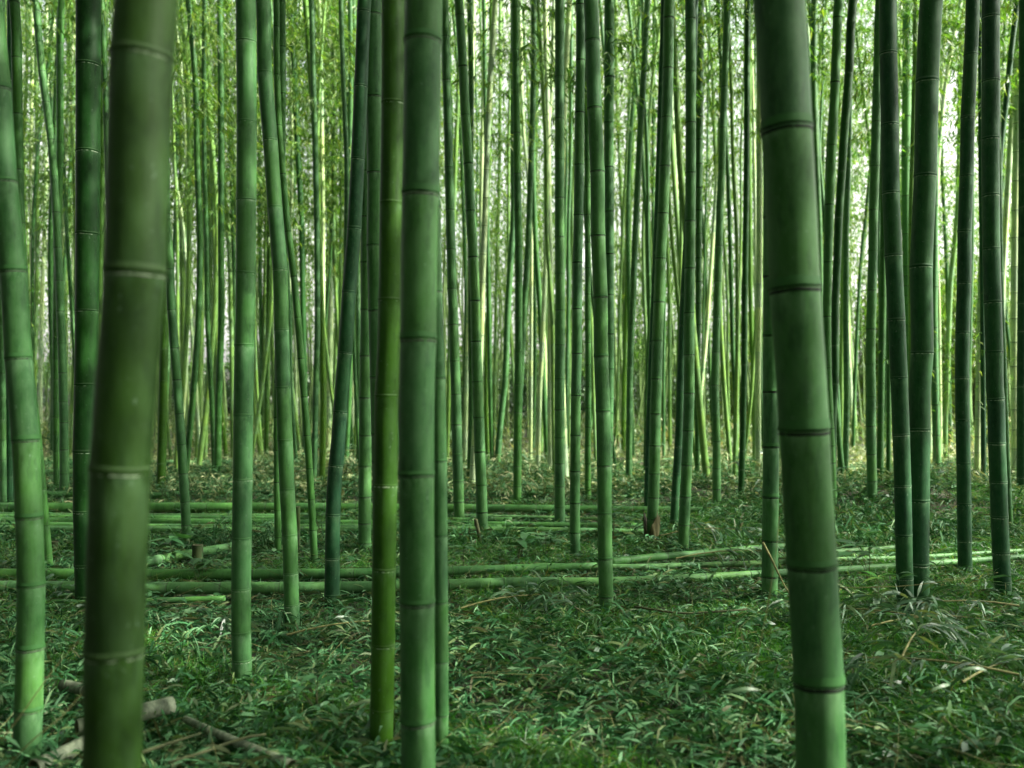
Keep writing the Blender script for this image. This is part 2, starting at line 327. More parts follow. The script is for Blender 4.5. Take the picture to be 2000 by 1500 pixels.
# ------------------------------------------------------------------ bamboo crowns (shared meshes), each a part of its culm
def crown_mesh(seed, height, nbranch, spread, leafn, L0=.15, W0=.026):
    global rng
    keep = rng; rng = np.random.default_rng(seed)
    zb = np.sort(height*rng.uniform(0, 1, nbranch)**.85); ang = rng.uniform(0, 2*math.pi, nbranch)
    env = spread*(.35+.75*np.sin(np.clip(zb/height, 0, 1)*math.pi*.8+.35)); ln = env*rng.uniform(.55, 1.15, nbranch)
    A = np.stack([0*zb, 0*zb, zb], -1); rise = rng.uniform(.15, .7, nbranch)
    Dh = np.stack([np.cos(ang), np.sin(ang), 0*ang], -1)
    def onb(t, k): # point on branch k at t in 0..1, rising and then drooping
        return A[k]+Dh[k]*(ln[k]*t)[:, None]+np.array([0, 0, 1.])*((rise[k]*t-(.5+rise[k]*.6)*t*t)*ln[k])[:, None]
    k = np.arange(nbranch); parts_s = []
    for t0, t1 in ((0, .35), (.35, .7), (.7, 1)):
        parts_s.append(sticks_np(onb(np.full(nbranch, t0), k), onb(np.full(nbranch, t1), k), .006*(1-t0*.7), .006*(1-t1*.7)))
    ns = leafn//6; kb = rng.integers(0, nbranch, ns); t = rng.uniform(.2, 1.05, ns)**.8
    tw = onb(t, kb)+rng.normal(0, .13, (ns, 3)); base = np.repeat(tw, 6, 0)+rng.normal(0, .025, (ns*6, 3))
    out = np.repeat(Dh[kb], 6, 0)
    D = norm(rand_dirs(ns*6, -1, .15)+out*.5+np.array([0, 0, -.35])); Nn = norm(rand_dirs(ns*6, .2, 1)); 
    V = leaves_np(base, D, Nn, rng.uniform(.7, 1.2, ns*6)*L0, rng.uniform(.75, 1.2, ns*6)*W0, .25, True)
    me = mesh_np('crown', *join_np([V]+parts_s), M_CROWN, False)
    rng = keep; return me
CROWNS = [crown_mesh(100+i, h, nb, sp, n) for i, (h, nb, sp, n) in enumerate([(8.5, 60, 1.5, 2000), (8, 50, 1.25, 1700), (9, 66, 1.7, 2300), (7.5, 45, 1.1, 1400), (8.5, 54, 1.4, 1900)])]

# ------------------------------------------------------------------ bamboo culms
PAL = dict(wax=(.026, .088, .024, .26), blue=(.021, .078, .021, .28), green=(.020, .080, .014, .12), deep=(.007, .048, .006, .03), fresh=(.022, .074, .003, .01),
           olive=(.014, .040, .005, .03), pale=(.32, .42, .22, .35), dark=(.009, .052, .017, .10), lime=(.055, .14, .01, .03), far=(.085, .175, .035, .22))  # pale: sunlight put into the stem colour; dark: deep green plus backlit shade
def px_world(px, py, d): return ((px-1000)/F*d, d, EYE+(HOR-py)/F*d)

def make_culm(pts, w0, w1, color, d=None, nodes=None, rings=True, top=None, hc=None, crown=True, seg=None, ringdark=.8):
    """pts: photo pixels from the top downwards, last one the foot; w0 / w1: widths in pixels at the top and the foot"""
    yb = pts[-1][1]
    if d is None: d = EYE*F/(yb-HOR)
    W = [px_world(x, y, d) for x, y in pts][::-1]                    # foot first
    if W[0][2] > -.02: W[0] = (W[0][0], W[0][1], -.02)
    dx = (W[1][0]-W[0][0])/max(W[1][2]-W[0][2], .1)
    W = [(W[0][0]-dx*.18, d, W[0][2]-.18)]+W
    top = top or random.uniform(11.5, 14.5); zt = W[-1][2]; k = -2 if abs(W[-1][2]-W[-2][2]) > .25 else -3
    sl = (W[-1][0]-W[k][0])/(W[-1][2]-W[k][2]); sl = max(-.14, min(.14, sl)); x, z = W[-1][0], zt; sy = random.gauss(0, .02); y = d
    ex = []; bend = random.gauss(0, .012)
    while z < top:
        z += .9; x += sl*.9; y += sy*.9; sl = sl*.9+bend; sy = sy*.95+random.gauss(0, .008); ex.append((x, y, z))
    n0 = len(W); W += ex
    r0 = w1/2/F*d; r1 = w0/2/F*d; rad = []
    zz = [p[2] for p in W]
    for i, p in enumerate(W):
        if p[2] <= zt: rad.append(r0+(r1-r0)*max(0, p[2])/max(zt, .1))
        else: rad.append(r1*(1-.82*((p[2]-zt)/(zz[-1]-zt))**1.25))
    T = Tube(W, rad, 6)
    base = Vector(W[0])+Vector((0, 0, .18)); origin = tuple(base)
    # nodes: given as photo rows where they can be read, else by a growth rule
    zn = []
    cz = T.C[:, 2]
    if nodes:
        zn = sorted(EYE+(HOR-y)/F*d for y in nodes)
        step = max(.2, zn[0]*.5) if zn[0] > .15 else 9
        z = zn[0]-min(step, (zn[1]-zn[0])*.85)
        while z > .02: zn.insert(0, z); z -= .2
        last = zn[-1]-zn[-2]
        while zn[-1] < top-.3: zn.append(zn[-1]+last*random.uniform(.97, 1.05))
    else:
        sc_ = random.uniform(.85, 1.1)*(1 if r0 > .03 else .85); z = random.uniform(.05, .16)
        while z < top-.3: zn.append(z); z += sc_*(.235+.075*min(z, 3.5)**.75)*random.uniform(.96, 1.04)
    sn = np.interp(zn, cz, T.s)
    root = empty('bamboo_culm', origin)
    det = 2 if d < 9 else 1 if d < 20 else 0
    seg = seg or (40 if d < 4 else 28 if d < 8 else 18 if d < 14 else 10 if d < 22 else 7)
    st = bpy.data.objects.new('stem', tube_mesh('stem', T, sn, seg, M_STEM, det, origin)); st.color = color; link(st, root)
    if rings:
        ztop = EYE+HOR/F*d+.25
        for z, s in zip(zn, sn):
            if z < ztop: add_ring(root, T, float(s), origin, color, d < 8, ringdark)
    if crown:
        hc = hc if hc is not None else (random.uniform(5.8, 6.8) if d < 12 else random.uniform(4.4, 6.4))
        s = float(np.interp(hc, cz, T.s)); c = bpy.data.objects.new('crown', random.choice(CROWNS)); c.location = Vector(T.at(np.array([s]))[0])-base
        tdir = Vector(T.tan(np.array([min(s+1.5, T.len)]))[0]); q = Vector((0, 0, 1)).rotation_difference(tdir) @ Quaternion((0, 0, 1), random.uniform(0, 6.28))
        c.rotation_mode = 'QUATERNION'; c.rotation_quaternion = q; k = (top-hc)/8.2; c.scale = (1, 1, max(.6, k)); link(c, root)
    xm = float(np.interp(EYE+(HOR-700)/F*d, cz, T.C[:, 0]))/d*F+1000
    return root, T, xm

def P(s):
    v = [float(t) for t in s.split()]; return list(zip(v[::2], v[1::2]))
# colour, width at top, width at foot, centre line, rows of nodes, depth, label, short name (if others are described by it)
G1 = 'large culms in the foreground'; G2 = 'culms of the middle distance'; G3 = 'slender culms of the dense far stand'
MAIN = [
 ('wax', 46, 51, '-24 -20 -12 90 -4 175 8 357 26 530 36 700 50 860 57 1010 61 1142 59 1265 56 1385 51 1495', [175, 357, 530, 700, 860, 1010, 1142, 1265, 1385], None, 'bowed pale culm curving in from the left edge, yellowing towards its foot', 'bowed edge culm'),
 ('green', 19, 15, '27 -10 32 65 34 200 38 400 55 700 72 850 82 950 97 1110', None, None, 'slender culm partly hidden behind the bowed pale culm at the left edge', None),
 ('wax', 13, 17, '66 -10 68 0 82 140 100 275 110 415 116 550 122 700 125 825 126 968', [52, 82, 140, 200, 273, 345, 415, 484, 548, 608, 670, 728, 785, 825, 878, 925], None, 'slightly bowed pale culm between the left edge and the dark saturated culm', None),
 ('green', 13, 12, '121 -10 120 0 117 300 110 600 109 800 111 960', None, None, 'straight thin green culm just left of the dark saturated culm', None),
 ('deep', 46, 40, '173 -10 172 300 170 600 168 750 165 880 165 1000 169 1185', [128, 298, 458, 608, 752, 882, 1000, 1105], None, 'dark saturated green culm with fine pale rings behind the big blurred one', 'dark saturated culm'),
 ('olive', 117, 105, '288 -20 286 0 277 115 263 535 235 920 223 1275 212 1500', [115, 535, 920, 1275], 1.75, 'widest culm, blurred olive green with faint yellow patches, nearest on the left', 'blurred olive culm'),
 ('blue', 15, 18, '308 -10 314 150 322 300 324 420 330 500 335 600 344 720 355 875 361 975 366 1065', [330, 418, 526, 605, 680, 742, 808, 868, 925, 980, 1025], None, 'curved greyish culm emerging from behind the blurred olive culm and leaning right', 'curved greyish culm'),
 ('fresh', 15, 17, '326 -10 325 0 322 400 321 570 319 750 318 800 314 965', [560, 616, 682, 745, 802, 860, 905], None, 'bright green straight culm just right of the blurred olive culm', None),
 ('blue', 38, 37, '480 -10 480 0 482 240 481 390 480 535 478 675 476 750 474 935 472 1050 471 1150 471 1235 474 1330', [83, 240, 392, 534, 675, 811, 937, 1051, 1151, 1236, 1290], None, 'straight waxy blue-green culm with white threadlike rings and a papery foot', 'straight waxy culm'),
 ('blue', 28, 29, '513 -10 514 0 517 143 528 275 537 405 547 528 550 645 553 745 557 860 561 955 566 1045 568 1120 571 1235', [4, 143, 275, 405, 528, 645, 757, 860, 956, 1045, 1120, 1182], None, 'dark-ringed culm leaning left towards its top, beside the straight waxy culm', 'left-leaning ringed culm'),
 ('green', 15, 13, '550 -10 551 200 550 320 545 600 541 850 543 1085', None, None, 'thin green culm half hidden behind the left-leaning ringed culm', None),
 ('green', 12, 14, '540 -10 541 150 545 250 552 340 560 430 574 540 582 625 590 725 600 850 608 975 615 1105', [245, 340, 452, 540, 620, 700, 775, 850, 915, 975, 1035], None, 'thin crooked culm sloping down rightwards right of the left-leaning ringed culm', None),
 ('dark', 26, 29, '713 -10 712 0 709 60 705 170 699 310 692 446 682 570 674 690 668 760 661 860 653 945 650 1030 649 1120 648 1180', [170, 312, 446, 571, 690, 805, 910, 1006, 1091, 1163], None, 'dark culm tilted right at the top, standing left of the blurred yellow-green culm', 'right-tilted dark culm'),
 ('blue', 32, 30, '727 -10 728 0 730 190 733 340 732 480 735 605 738 740 742 900 745 1150', [30, 190, 338, 480, 607, 737], None, 'bluish culm with ragged pale rings, squeezed left of the blurred yellow-green culm', None),
 ('wax', 22, 25, '716 -10 715 300 716 500 716 620 714 750 713 910 712 1050 712 1080', [605, 695, 777, 850, 910, 970, 1022, 1060], None, 'short stretch of pale culm standing behind the right-tilted dark culm', None),
 ('fresh', 46, 46, '768 -10 768 0 768 200 765 397 762 587 759 700 755 770 753 950 750 1112 748 1260 746 1385 744 1475', [2, 203, 398, 587, 774, 949, 1112, 1260, 1385], None, 'blurred yellow-green culm with thin pale rings, touching the broad central culm', 'yellow-green culm'),
 ('wax', 73, 66, '828 -10 828 0 826 82 824 230 821 380 818 530 817 663 814 760 813 925 814 1050 815 1175 816 1410 820 1500', [82, 380, 663, 927, 1177, 1408], 2.75, 'broad smooth central culm, slightly out of focus, running the full height', 'broad central culm'),
 ('blue', 30, 30, '838 -10 840 200 845 400 849 570 855 738 858 900 859 1045 860 1175 861 1292 861 1395 860 1475', [570, 738, 900, 1045, 1175, 1292, 1395], None, 'grey-ringed culm showing as a strip along the right of the broad central culm', None),
 ('wax', 15, 21, '867 -10 868 0 872 150 875 245 877 325 879 410 881 485 883 565 886 635 888 700 890 750 892 830 893 888 895 940 896 980 897 1022', [72, 157, 243, 327, 410, 487, 564, 634, 705, 770, 829, 888, 940, 980], None, 'evenly ringed culm standing just right of the broad central culm', 'evenly ringed culm'),
 ('wax', 17, 22, '895 -10 896 0 904 130 909 225 915 320 919 412 924 502 928 587 930 667 932 745 935 815 937 882 940 947 941 1000 943 1050', [30, 130, 225, 320, 412, 502, 587, 667, 745, 815, 882, 947, 1000], None, 'black-ringed culm leaning gently left, with a small tilted stake at its foot', 'gently leaning culm'),
 ('green', 13, 16, '1006 -10 1006 0 1008 180 1010 340 1013 480 1013 620 1013 690 1012 745 1011 850 1010 985', [98, 182, 260, 340, 410, 483, 550, 620, 686, 750, 805, 860, 910, 950], None, 'straight mid-green culm, nearest of those left of the sunlit white group', 'straight mid-green culm'),
 ('wax', 18, 20, '1093 -10 1093 300 1093 460 1094 600 1093 760 1093 870 1093 950 1093 1024', [66, 150, 232, 312, 387, 463, 535, 606, 674, 740, 800, 855, 905, 950, 990], None, 'straight evenly ringed culm just right of the sunlit white group', 'plumb ringed culm'),
 ('blue', 18, 20, '1134 -10 1134 118 1132 220 1131 320 1130 420 1128 512 1127 602 1127 690 1125 760 1124 850 1123 950 1123 1030 1124 1087', [10, 118, 220, 322, 420, 513, 603, 690, 772, 850, 920, 982, 1040], None, 'pale-ringed culm immediately left of the bent black-ringed culm', None),
 ('blue', 28, 28, '1153 -10 1154 0 1157 80 1161 210 1167 336 1168 461 1173 580 1174 695 1178 802 1180 908 1181 1002 1182 1091 1184 1164 1185 1197', [80, 212, 336, 461, 581, 696, 803, 909, 1003, 1091, 1165], None, 'stout culm with bold black rings, bending left above the middle', 'bold black-ringed culm'),
 ('blue', 20, 17, '1190 -10 1190 150 1189 240 1189 325 1190 412 1190 500 1190 575 1191 650 1190 750 1186 975', [60, 151, 240, 327, 413, 496, 576, 652, 720], None, 'pale culm peeping out along the right of the bold black-ringed culm', None),
 ('green', 12, 12, '1146 -10 1147 300 1148 450 1148 600 1149 745 1148 900 1148 978', None, None, 'thin brownish-green culm squeezed against the left of the bold black-ringed culm', None),
 ('wax', 21, 22, '1308 -10 1307 0 1305 135 1302 230 1298 325 1295 417 1290 505 1287 590 1284 665 1282 745 1280 810 1279 870 1277 955 1275 1000 1273 1062', [36, 134, 230, 325, 417, 505, 590, 665, 740, 808, 870, 925], None, 'culm tilting right with a torn brown sheath around its foot', 'brown-sheathed culm'),
 ('dark', 11, 11, '1296 -10 1296 0 1290 200 1284 400 1276 600 1270 750 1265 900 1263 1000', None, None, 'thin dark culm pressed along the left of the brown-sheathed culm', None),
 ('blue', 20, 21, '1348 -10 1349 140 1349 240 1349 340 1348 432 1347 525 1346 610 1346 690 1346 765 1344 840 1341 910 1339 970 1336 1025 1334 1078', [38, 141, 240, 338, 432, 524, 611, 693, 768, 841, 908, 970, 1025], None, 'upright bluish culm with crisp black rings, just right of the brown-sheathed culm', 'crisp black-ringed culm'),
 ('dark', 13, 16, '1358 -10 1352 200 1345 400 1335 600 1329 750 1326 850 1320 950 1315 1040', None, None, 'dark culm half hidden behind the crisp black-ringed culm, foot to its left', None),
 ('green', 17, 9, '1367 -10 1366 175 1365 400 1364 600 1362 750 1362 905', None, 15.5, 'grey-green culm showing right of the upper crisp black-ringed culm', None),
 ('wax', 13, 16, '1421 -10 1418 90 1415 170 1412 250 1410 330 1406 405 1404 480 1402 550 1400 620 1398 685 1396 750 1399 850 1400 990', [90, 170, 250, 330, 405, 480, 550, 620, 688, 752, 810, 862, 915, 955], None, 'slightly bowed pale culm, its foot behind the end of a felled stem', 'bowed pale culm'),
 ('deep', 11, 12, '1461 -10 1459 150 1458 350 1455 550 1453 745 1450 875 1447 975', None, None, 'thin deep-green vertical culm next to the dark upright stump', 'thin deep-green culm'),
 ('wax', 97, 93, '1518 -20 1521 0 1536 255 1545 410 1552 563 1563 720 1570 840 1585 1100 1599 1330 1607 1500', [255, 565, 840, 1103, 1332], 2.45, 'thick foreground culm with raised dark rings, leaning left, right of centre', 'thick raised-ring culm'),
 ('blue', 30, 31, '1510 -10 1508 200 1507 325 1506 750 1506 870 1505 970 1504 1055 1503 1172', [540, 655, 765, 872, 970, 1055, 1125], None, 'dark culm peeping out along the left of the thick raised-ring culm', None),
 ('green', 18, 15, '1639 -10 1638 0 1636 35 1631 160 1625 285 1620 400 1617 510 1615 617 1616 720 1622 850 1628 1008', [35, 161, 284, 400, 512, 618, 718], None, 'dark green culm immediately right of the thick raised-ring culm', None),
 ('deep', 17, 13, '1668 -10 1666 0 1658 145 1650 245 1644 335 1638 425 1635 510 1631 595 1631 745 1627 800 1627 900 1628 990', [46, 144, 242, 335, 425, 512, 595, 675, 750, 810], None, 'smooth saturated green culm tilted right, nearly crossing its dark green neighbour', None),
 ('wax', 16, 19, '1719 -10 1718 0 1714 150 1711 240 1709 325 1706 410 1705 490 1703 565 1701 645 1700 710 1701 750 1701 830 1702 890 1703 950 1704 1005', [150, 238, 325, 410, 490, 567, 643, 712, 775, 832, 887, 940], None, 'pale culm lit on its right edge, left of two thick dark ones', 'edge-lit culm'),
 ('dark', 33, 31, '1734 -10 1735 105 1738 245 1740 378 1745 500 1751 625 1756 738 1760 850 1763 950 1765 1045 1767 1130 1770 1205', [106, 245, 378, 500, 625, 738, 850, 950, 1045, 1130], None, 'thick dark culm leaning left above, crossing behind the thickest dark one', 'left-leaning dark culm'),
 ('dark', 42, 40, '1820 -10 1819 0 1811 160 1807 345 1799 522 1801 690 1796 760 1795 840 1794 977 1793 1103 1795 1192', [160, 345, 522, 690, 840, 978, 1103], None, 'thickest dark culm on the right, bending right towards its top', 'thick dark bending culm'),
 ('green', 18, 14, '1772 -10 1771 150 1770 225 1769 305 1769 383 1770 455 1772 600 1774 915', [66, 150, 228, 305, 383, 457], None, 'pale culm visible between the tops of the two thick dark culms', None),
 ('dark', 25, 26, '1900 -10 1900 0 1896 108 1890 230 1888 345 1884 452 1883 552 1880 650 1879 745 1880 820 1882 905 1883 985 1884 1057 1885 1120', [108, 231, 345, 452, 554, 650, 739, 821, 905, 985, 1057], None, 'dark culm standing alone between the thick dark bending culm and the right-edge dark one', 'lone dark culm'),
 ('dark', 32, 31, '1935 -10 1935 160 1934 272 1935 383 1936 487 1939 590 1942 688 1943 760 1945 780 1947 867 1950 942 1952 1010 1955 1080 1960 1167', [35, 160, 272, 383, 487, 591, 688, 780, 867, 942, 1010, 1080], None, 'nearly black culm nearest the right edge, leaning left', 'right-edge dark culm'),
 ('blue', 10, 11, '1946 -10 1950 300 1956 600 1962 750 1966 880 1970 970 1974 1045', None, None, 'thin bluish culm behind the lower right side of the right-edge dark culm', None),
 ('dark', 18, 19, '2000 -10 1999 400 1996 745 1996 980', None, None, 'dark culm cut off by the right edge of the photo', None),
 ('wax', 11, 12, '4 -10 4 300 5 750 7 990', None, None, 'thin pale culm at the very left edge, beside the bowed edge culm', None),
 ('dark', 15, 16, '22 -10 21 300 19 600 19 830 20 988', None, None, 'dark thin culm hidden behind the upper bowed edge culm at far left', None),
 ('blue', 12, 15, '1822 -10 1826 350 1824 600 1826 750 1828 830 1832 938', [560, 640, 718, 790, 850, 905], None, 'teal thin culm right behind the thick dark bending culm', None),
]
FAR = [  # (colour, w0, w1, centre line)
 ('far', 14, 11, '136 -10 144 150 146 220 135 400 128 550 122 850'), ('fresh', 13, 12, '205 -10 200 250 197 450 194 700 190 950'),
 ('far', 9, 9, '343 -10 345 60 360 140 380 325 395 475 410 600 420 725 426 880'), ('far', 10, 11, '397 -10 398 0 408 150 415 325 422 550 425 700 428 915'),
 ('far', 9, 9, '411 -10 412 0 425 190 438 350 448 500 452 650 455 900'), ('green', 8, 9, '431 -10 432 0 445 175 452 350 457 500 459 890'),
 ('deep', 10, 11, '565 -10 566 0 575 140 582 300 589 440 591 575 594 725 596 905'), ('wax', 11, 12, '607 -10 608 0 611 125 616 300 619 450 620 650 617 750 614 915 612 950'),
 ('pale', 10, 11, '652 -10 651 100 650 350 647 500 645 700 641 882'), ('pale', 8, 8, '624 -10 628 200 631 450 630 750 629 905'),
 ('green', 10, 12, '690 -10 695 200 703 300 710 425 718 540 723 650 726 905'), ('pale', 11, 13, '967 -10 967 0 958 150 952 275 947 425 942 550 940 625 935 750 928 850 922 955'),
 ('pale', 8, 8, '948 -10 948 0 945 150 941 350 938 600 936 900'), ('pale', 7, 8, '926 -10 918 400 915 620 911 750 908 907'),
 ('green', 8, 9, '945 -10 948 200 952 475 956 650 957 750 962 918'), ('wax', 12, 12, '1003 -10 1003 300 1003 430 998 500 992 600 986 750 978 820 970 918'),
 ('pale', 6, 7, '1039 -10 1039 0 1038 250 1038 450 1037 750 1036 912'), ('pale', 11, 11, '1065 -10 1065 0 1070 250 1072 400 1075 500 1074 750 1075 927'),
 ('pale', 7, 7, '1015 -10 1022 250 1032 350 1045 475 1055 575 1064 680 1066 900'), ('pale', 7, 10, '1082 -10 1078 150 1068 300 1066 500 1062 600 1058 700 1054 770 1050 922'),
 ('lime', 9, 10, '1249 -10 1243 125 1235 275 1229 425 1225 550 1221 700 1219 750 1218 882'), ('wax', 12, 13, '1265 -10 1257 150 1250 265 1244 390 1240 475 1237 575 1232 675 1230 750 1229 850 1228 942'),
 ('pale', 6, 7, '1303 -10 1312 200 1320 350 1324 475 1327 600 1330 680 1334 900'), ('pale', 8, 8, '1420 -10 1408 200 1400 350 1390 500 1380 650 1370 750 1364 902'),
 ('green', 8, 9, '1402 -10 1407 100 1420 300 1424 400 1428 550 1432 700 1436 760 1436 937'), ('pale', 6, 6, '1464 -10 1468 100 1472 250 1475 400 1478 900'),
 ('pale', 12, 12, '1484 -10 1483 250 1483 500 1481 650 1480 750 1481 947'), ('pale', 6, 6, '1578 -10 1579 150 1580 300 1583 895'),
 ('green', 14, 10, '1592 -10 1591 0 1590 200 1600 450 1604 700 1606 930'), ('pale', 8, 9, '1636 -10 1640 200 1645 430 1650 525 1655 625 1660 745 1665 872'),
 ('green', 6, 7, '1726 -10 1712 200 1698 350 1690 430 1682 500 1675 625 1670 740 1666 880'), ('green', 12, 13, '1722 -10 1726 400 1724 600 1721 750 1719 900 1718 962'),
 ('pale', 8, 9, '1879 -10 1877 0 1860 85 1845 175 1835 275 1830 350 1822 500 1815 900'), ('pale', 7, 8, '1848 -10 1840 150 1832 300 1826 450 1820 890'),
 ('dark', 10, 11, '1988 -10 1987 0 1975 100 1965 200 1956 275 1945 500 1938 960'), ('pale', 10, 12, '1994 -10 1993 0 1982 150 1972 300 1965 425 1958 550 1955 950'),
 ('pale', 11, 12, '1932 -10 1925 300 1920 450 1917 525 1912 745 1910 850 1907 952'), ('pale', 13, 14, '1994 -10 1988 150 1985 300 1982 450 1981 600 1981 750 1983 952'),
 ('dark', 8, 10, '1914 -10 1915 300 1919 600 1921 962'), ('far', 10, 10, '1878 -10 1874 300 1870 425 1857 550 1850 745 1845 890'),
 ('green', 7, 7, '1830 -10 1836 200 1840 325 1850 550 1856 870'), ('far', 10, 11, '1787 -10 1788 100 1784 250 1780 400 1780 700 1783 952'),
 ('green', 9, 9, '1731 -10 1734 300 1737 600 1736 750 1735 967'), ('pale', 6, 7, '64 -10 62 230 60 400 62 550 66 745 70 885'),
 ('pale', 7, 8, '93 -10 90 300 87 450 82 600 79 750 79 868'), ('pale', 6, 6, '104 -10 106 300 104 600 102 775 100 887'),
 ('pale', 7, 7, '330 -10 334 200 340 330 355 425 367 550 382 745 392 907'), ('far', 8, 8, '370 -10 366 300 362 500 362 745 361 862'),
 ('pale', 11, 9, '691 -10 691 130 694 300 690 600 688 750 688 877'), ('pale', 13, 11, '659 -10 660 0 666 60 673 135 682 210 688 260 695 330 700 420 706 500 712 650 716 880'),
 ('far', 6, 7, '664 -10 665 100 666 400 664 700 663 900'), ('far', 7, 7, '638 -10 640 200 641 500 639 700 638 870'), ('far', 7, 8, '700 -10 700 300 699 600 697 750 698 872'),
 ('far', 7, 7, '352 -10 352 100 352 350 356 600 358 890'), ('green', 8, 8, '1050 -10 1047 300 1043 600 1042 860'), ('far', 7, 7, '1112 -10 1113 300 1112 600 1112 870'),
 ('far', 7, 7, '1202 -10 1205 200 1214 400 1219 600 1222 870'), ('green', 7, 7, '1278 -10 1276 200 1275 500 1272 720 1270 880'), ('far', 7, 7, '1250 -10 1255 300 1262 500 1264 700 1262 872'),
 ('green', 7, 8, '780 -10 790 300 800 600 806 890'), ('far', 8, 8, '903 -10 890 300 880 600 873 900'), ('green', 8, 8, '860 -10 872 300 880 600 884 890'), ('far', 7, 7, '977 -10 976 300 968 600 965 870'),
 ('far', 8, 8, '526 -10 522 300 517 600 515 880'), ('fresh', 8, 9, '530 -10 527 300 524 600 521 750 520 898'), ('green', 7, 7, '498 -10 505 200 508 500 512 880'),
]
OCC, ANCHORS = [], []
for col, w0, w1, line, nodes, dd, label, short in MAIN:
    rd = .15 if 'straight waxy' in label or col in ('deep', 'fresh') else .5 if col == 'olive' else .3 if col == 'dark' else 1. if 'black-ringed' in label or 'raised' in label or 'left-leaning ringed' in label else .85
    pc = PAL[col]; yb = P(line)[-1][1]
    if dd is None and yb < 1340 and col in ('wax', 'blue', 'green'): pc = tuple(v*f for v, f in zip(pc, (1.6, 1.45, 1.5, 1.3)))   # culms with feet farther back get a lighter stem colour
    root, T, xm = make_culm(P(line), w0, w1, pc, dd, nodes, ringdark=rd)
    d = root.location.y; tag(root, label, 'bamboo', G1 if d < 5 else G2)
    if short: ANCHORS.append((xm, short))
    OCC.append((root.location.x, d))
far_list = []
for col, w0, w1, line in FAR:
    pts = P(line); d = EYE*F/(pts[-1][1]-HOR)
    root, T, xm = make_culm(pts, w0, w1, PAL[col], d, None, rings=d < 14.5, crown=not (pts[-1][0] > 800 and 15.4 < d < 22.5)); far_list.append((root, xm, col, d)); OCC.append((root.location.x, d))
# the rest of the dense stand, sown by area
sow = random.Random(21); n = 0; tries = 0
while n < 184 and tries < 9000:
    tries += 1
    d = 13.5+16*sow.random()**.9; px = sow.uniform(-120, 2120); x = (px-1000)/F*d
    if px > 1690 and sow.random() < .6: continue
    if min((x-a)**2+(d-b)**2 for a, b in OCC) < .45**2: continue
    OCC.append((x, d)); n += 1
    foot = HOR+EYE*F/d; lean = sow.gauss(0, 16)+sow.choice((0, 0, 0, 0, -45, 35)); bow = sow.gauss(0, 16); pts = []
    for k in range(7):
        t = k/6; pts.append((px+lean*(1-t)+bow*math.sin(t*math.pi)+sow.gauss(0, 1.5), -10+(foot+10)*t))
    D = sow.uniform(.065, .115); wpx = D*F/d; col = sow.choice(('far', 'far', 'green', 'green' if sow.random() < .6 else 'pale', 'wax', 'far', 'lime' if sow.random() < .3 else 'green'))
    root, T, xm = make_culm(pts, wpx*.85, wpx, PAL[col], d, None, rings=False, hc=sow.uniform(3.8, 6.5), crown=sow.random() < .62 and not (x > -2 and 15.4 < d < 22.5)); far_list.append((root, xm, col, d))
# labels of the far culms: counted between the big ones they are seen between
ORD = 'first second third fourth fifth sixth seventh eighth ninth tenth eleventh twelfth thirteenth fourteenth fifteenth sixteenth seventeenth eighteenth nineteenth twentieth'.split()
ORD += ['twenty-'+o for o in ORD[:9]]+['thirtieth']+['thirty-'+o for o in ORD[:9]]+['fortieth']+['forty-'+o for o in ORD[:9]]
LOOK = dict(far='yellowish', green='green', pale='pale', wax='greyish', blue='greyish', deep='dark', fresh='bright', lime='lime', dark='dark')
ANCHORS.sort(); gaps = {}
for root, xm, col, d in far_list:
    i = sum(1 for a in ANCHORS if a[0] < xm); gaps.setdefault(i, []).append((xm, root, col))
for i, L_ in gaps.items():
    L_.sort(key=lambda q: q[0])
    lo = ANCHORS[i-1][1] if i > 0 else None; hi = ANCHORS[i][1] if i < len(ANCHORS) else None
    for k, (xm, root, col) in enumerate(L_):
        o = ORD[k] if k < len(ORD) else 'last'
        if lo and hi: t = f'{LOOK[col]} far culm, {o} rightward from the {lo} before the {hi}'
        elif lo: t = f'{LOOK[col]} far culm, {o} rightward from the {lo}'
        else: t = f'{LOOK[col]} far culm left of the {hi}, {o} from the edge'
        tag(root, t, 'bamboo', G3)

# brown sheath round one culm's foot
def find_culm(text): return next(o for o in bpy.data.objects if text in (o.get('label') or ''))
def sheath(root, r, h, seed):
    rg = random.Random(seed); V = []; Fc = []; n = 14
    for k in range(2):
        b = len(V); a0 = rg.uniform(0, 6); span = rg.uniform(2.2, 3.4)
        for i in range(n+1):
            a = a0+span*i/n
            for j in range(6):
                t = j/5; hh = h*(1-.75*abs(i/n-.45)*1.6)*(.8+.3*rg.random()) if j == 5 else h*(1-.75*abs(i/n-.45)*1.6)*t
                rr = r*(1.08+.1*k+.25*t*t*rg.uniform(.6, 1.1)+.1*math.sin(i*1.7+j)); V.append((rr*math.cos(a), rr*math.sin(a), hh))
        for i in range(n):
            for j in range(5): q = b+i*6+j; Fc.append((q, q+6, q+7, q+1))
    me = mesh_np('sheath', V, *quads(Fc), M_HUSK); o = link(bpy.data.objects.new('sheath', me), root); s = o.modifiers.new('thick', 'SOLIDIFY'); s.thickness = .003
    o['label'] = 'torn brown papery sheath'; return o
sheath(find_culm('torn brown sheath'), .058, .34, 3)

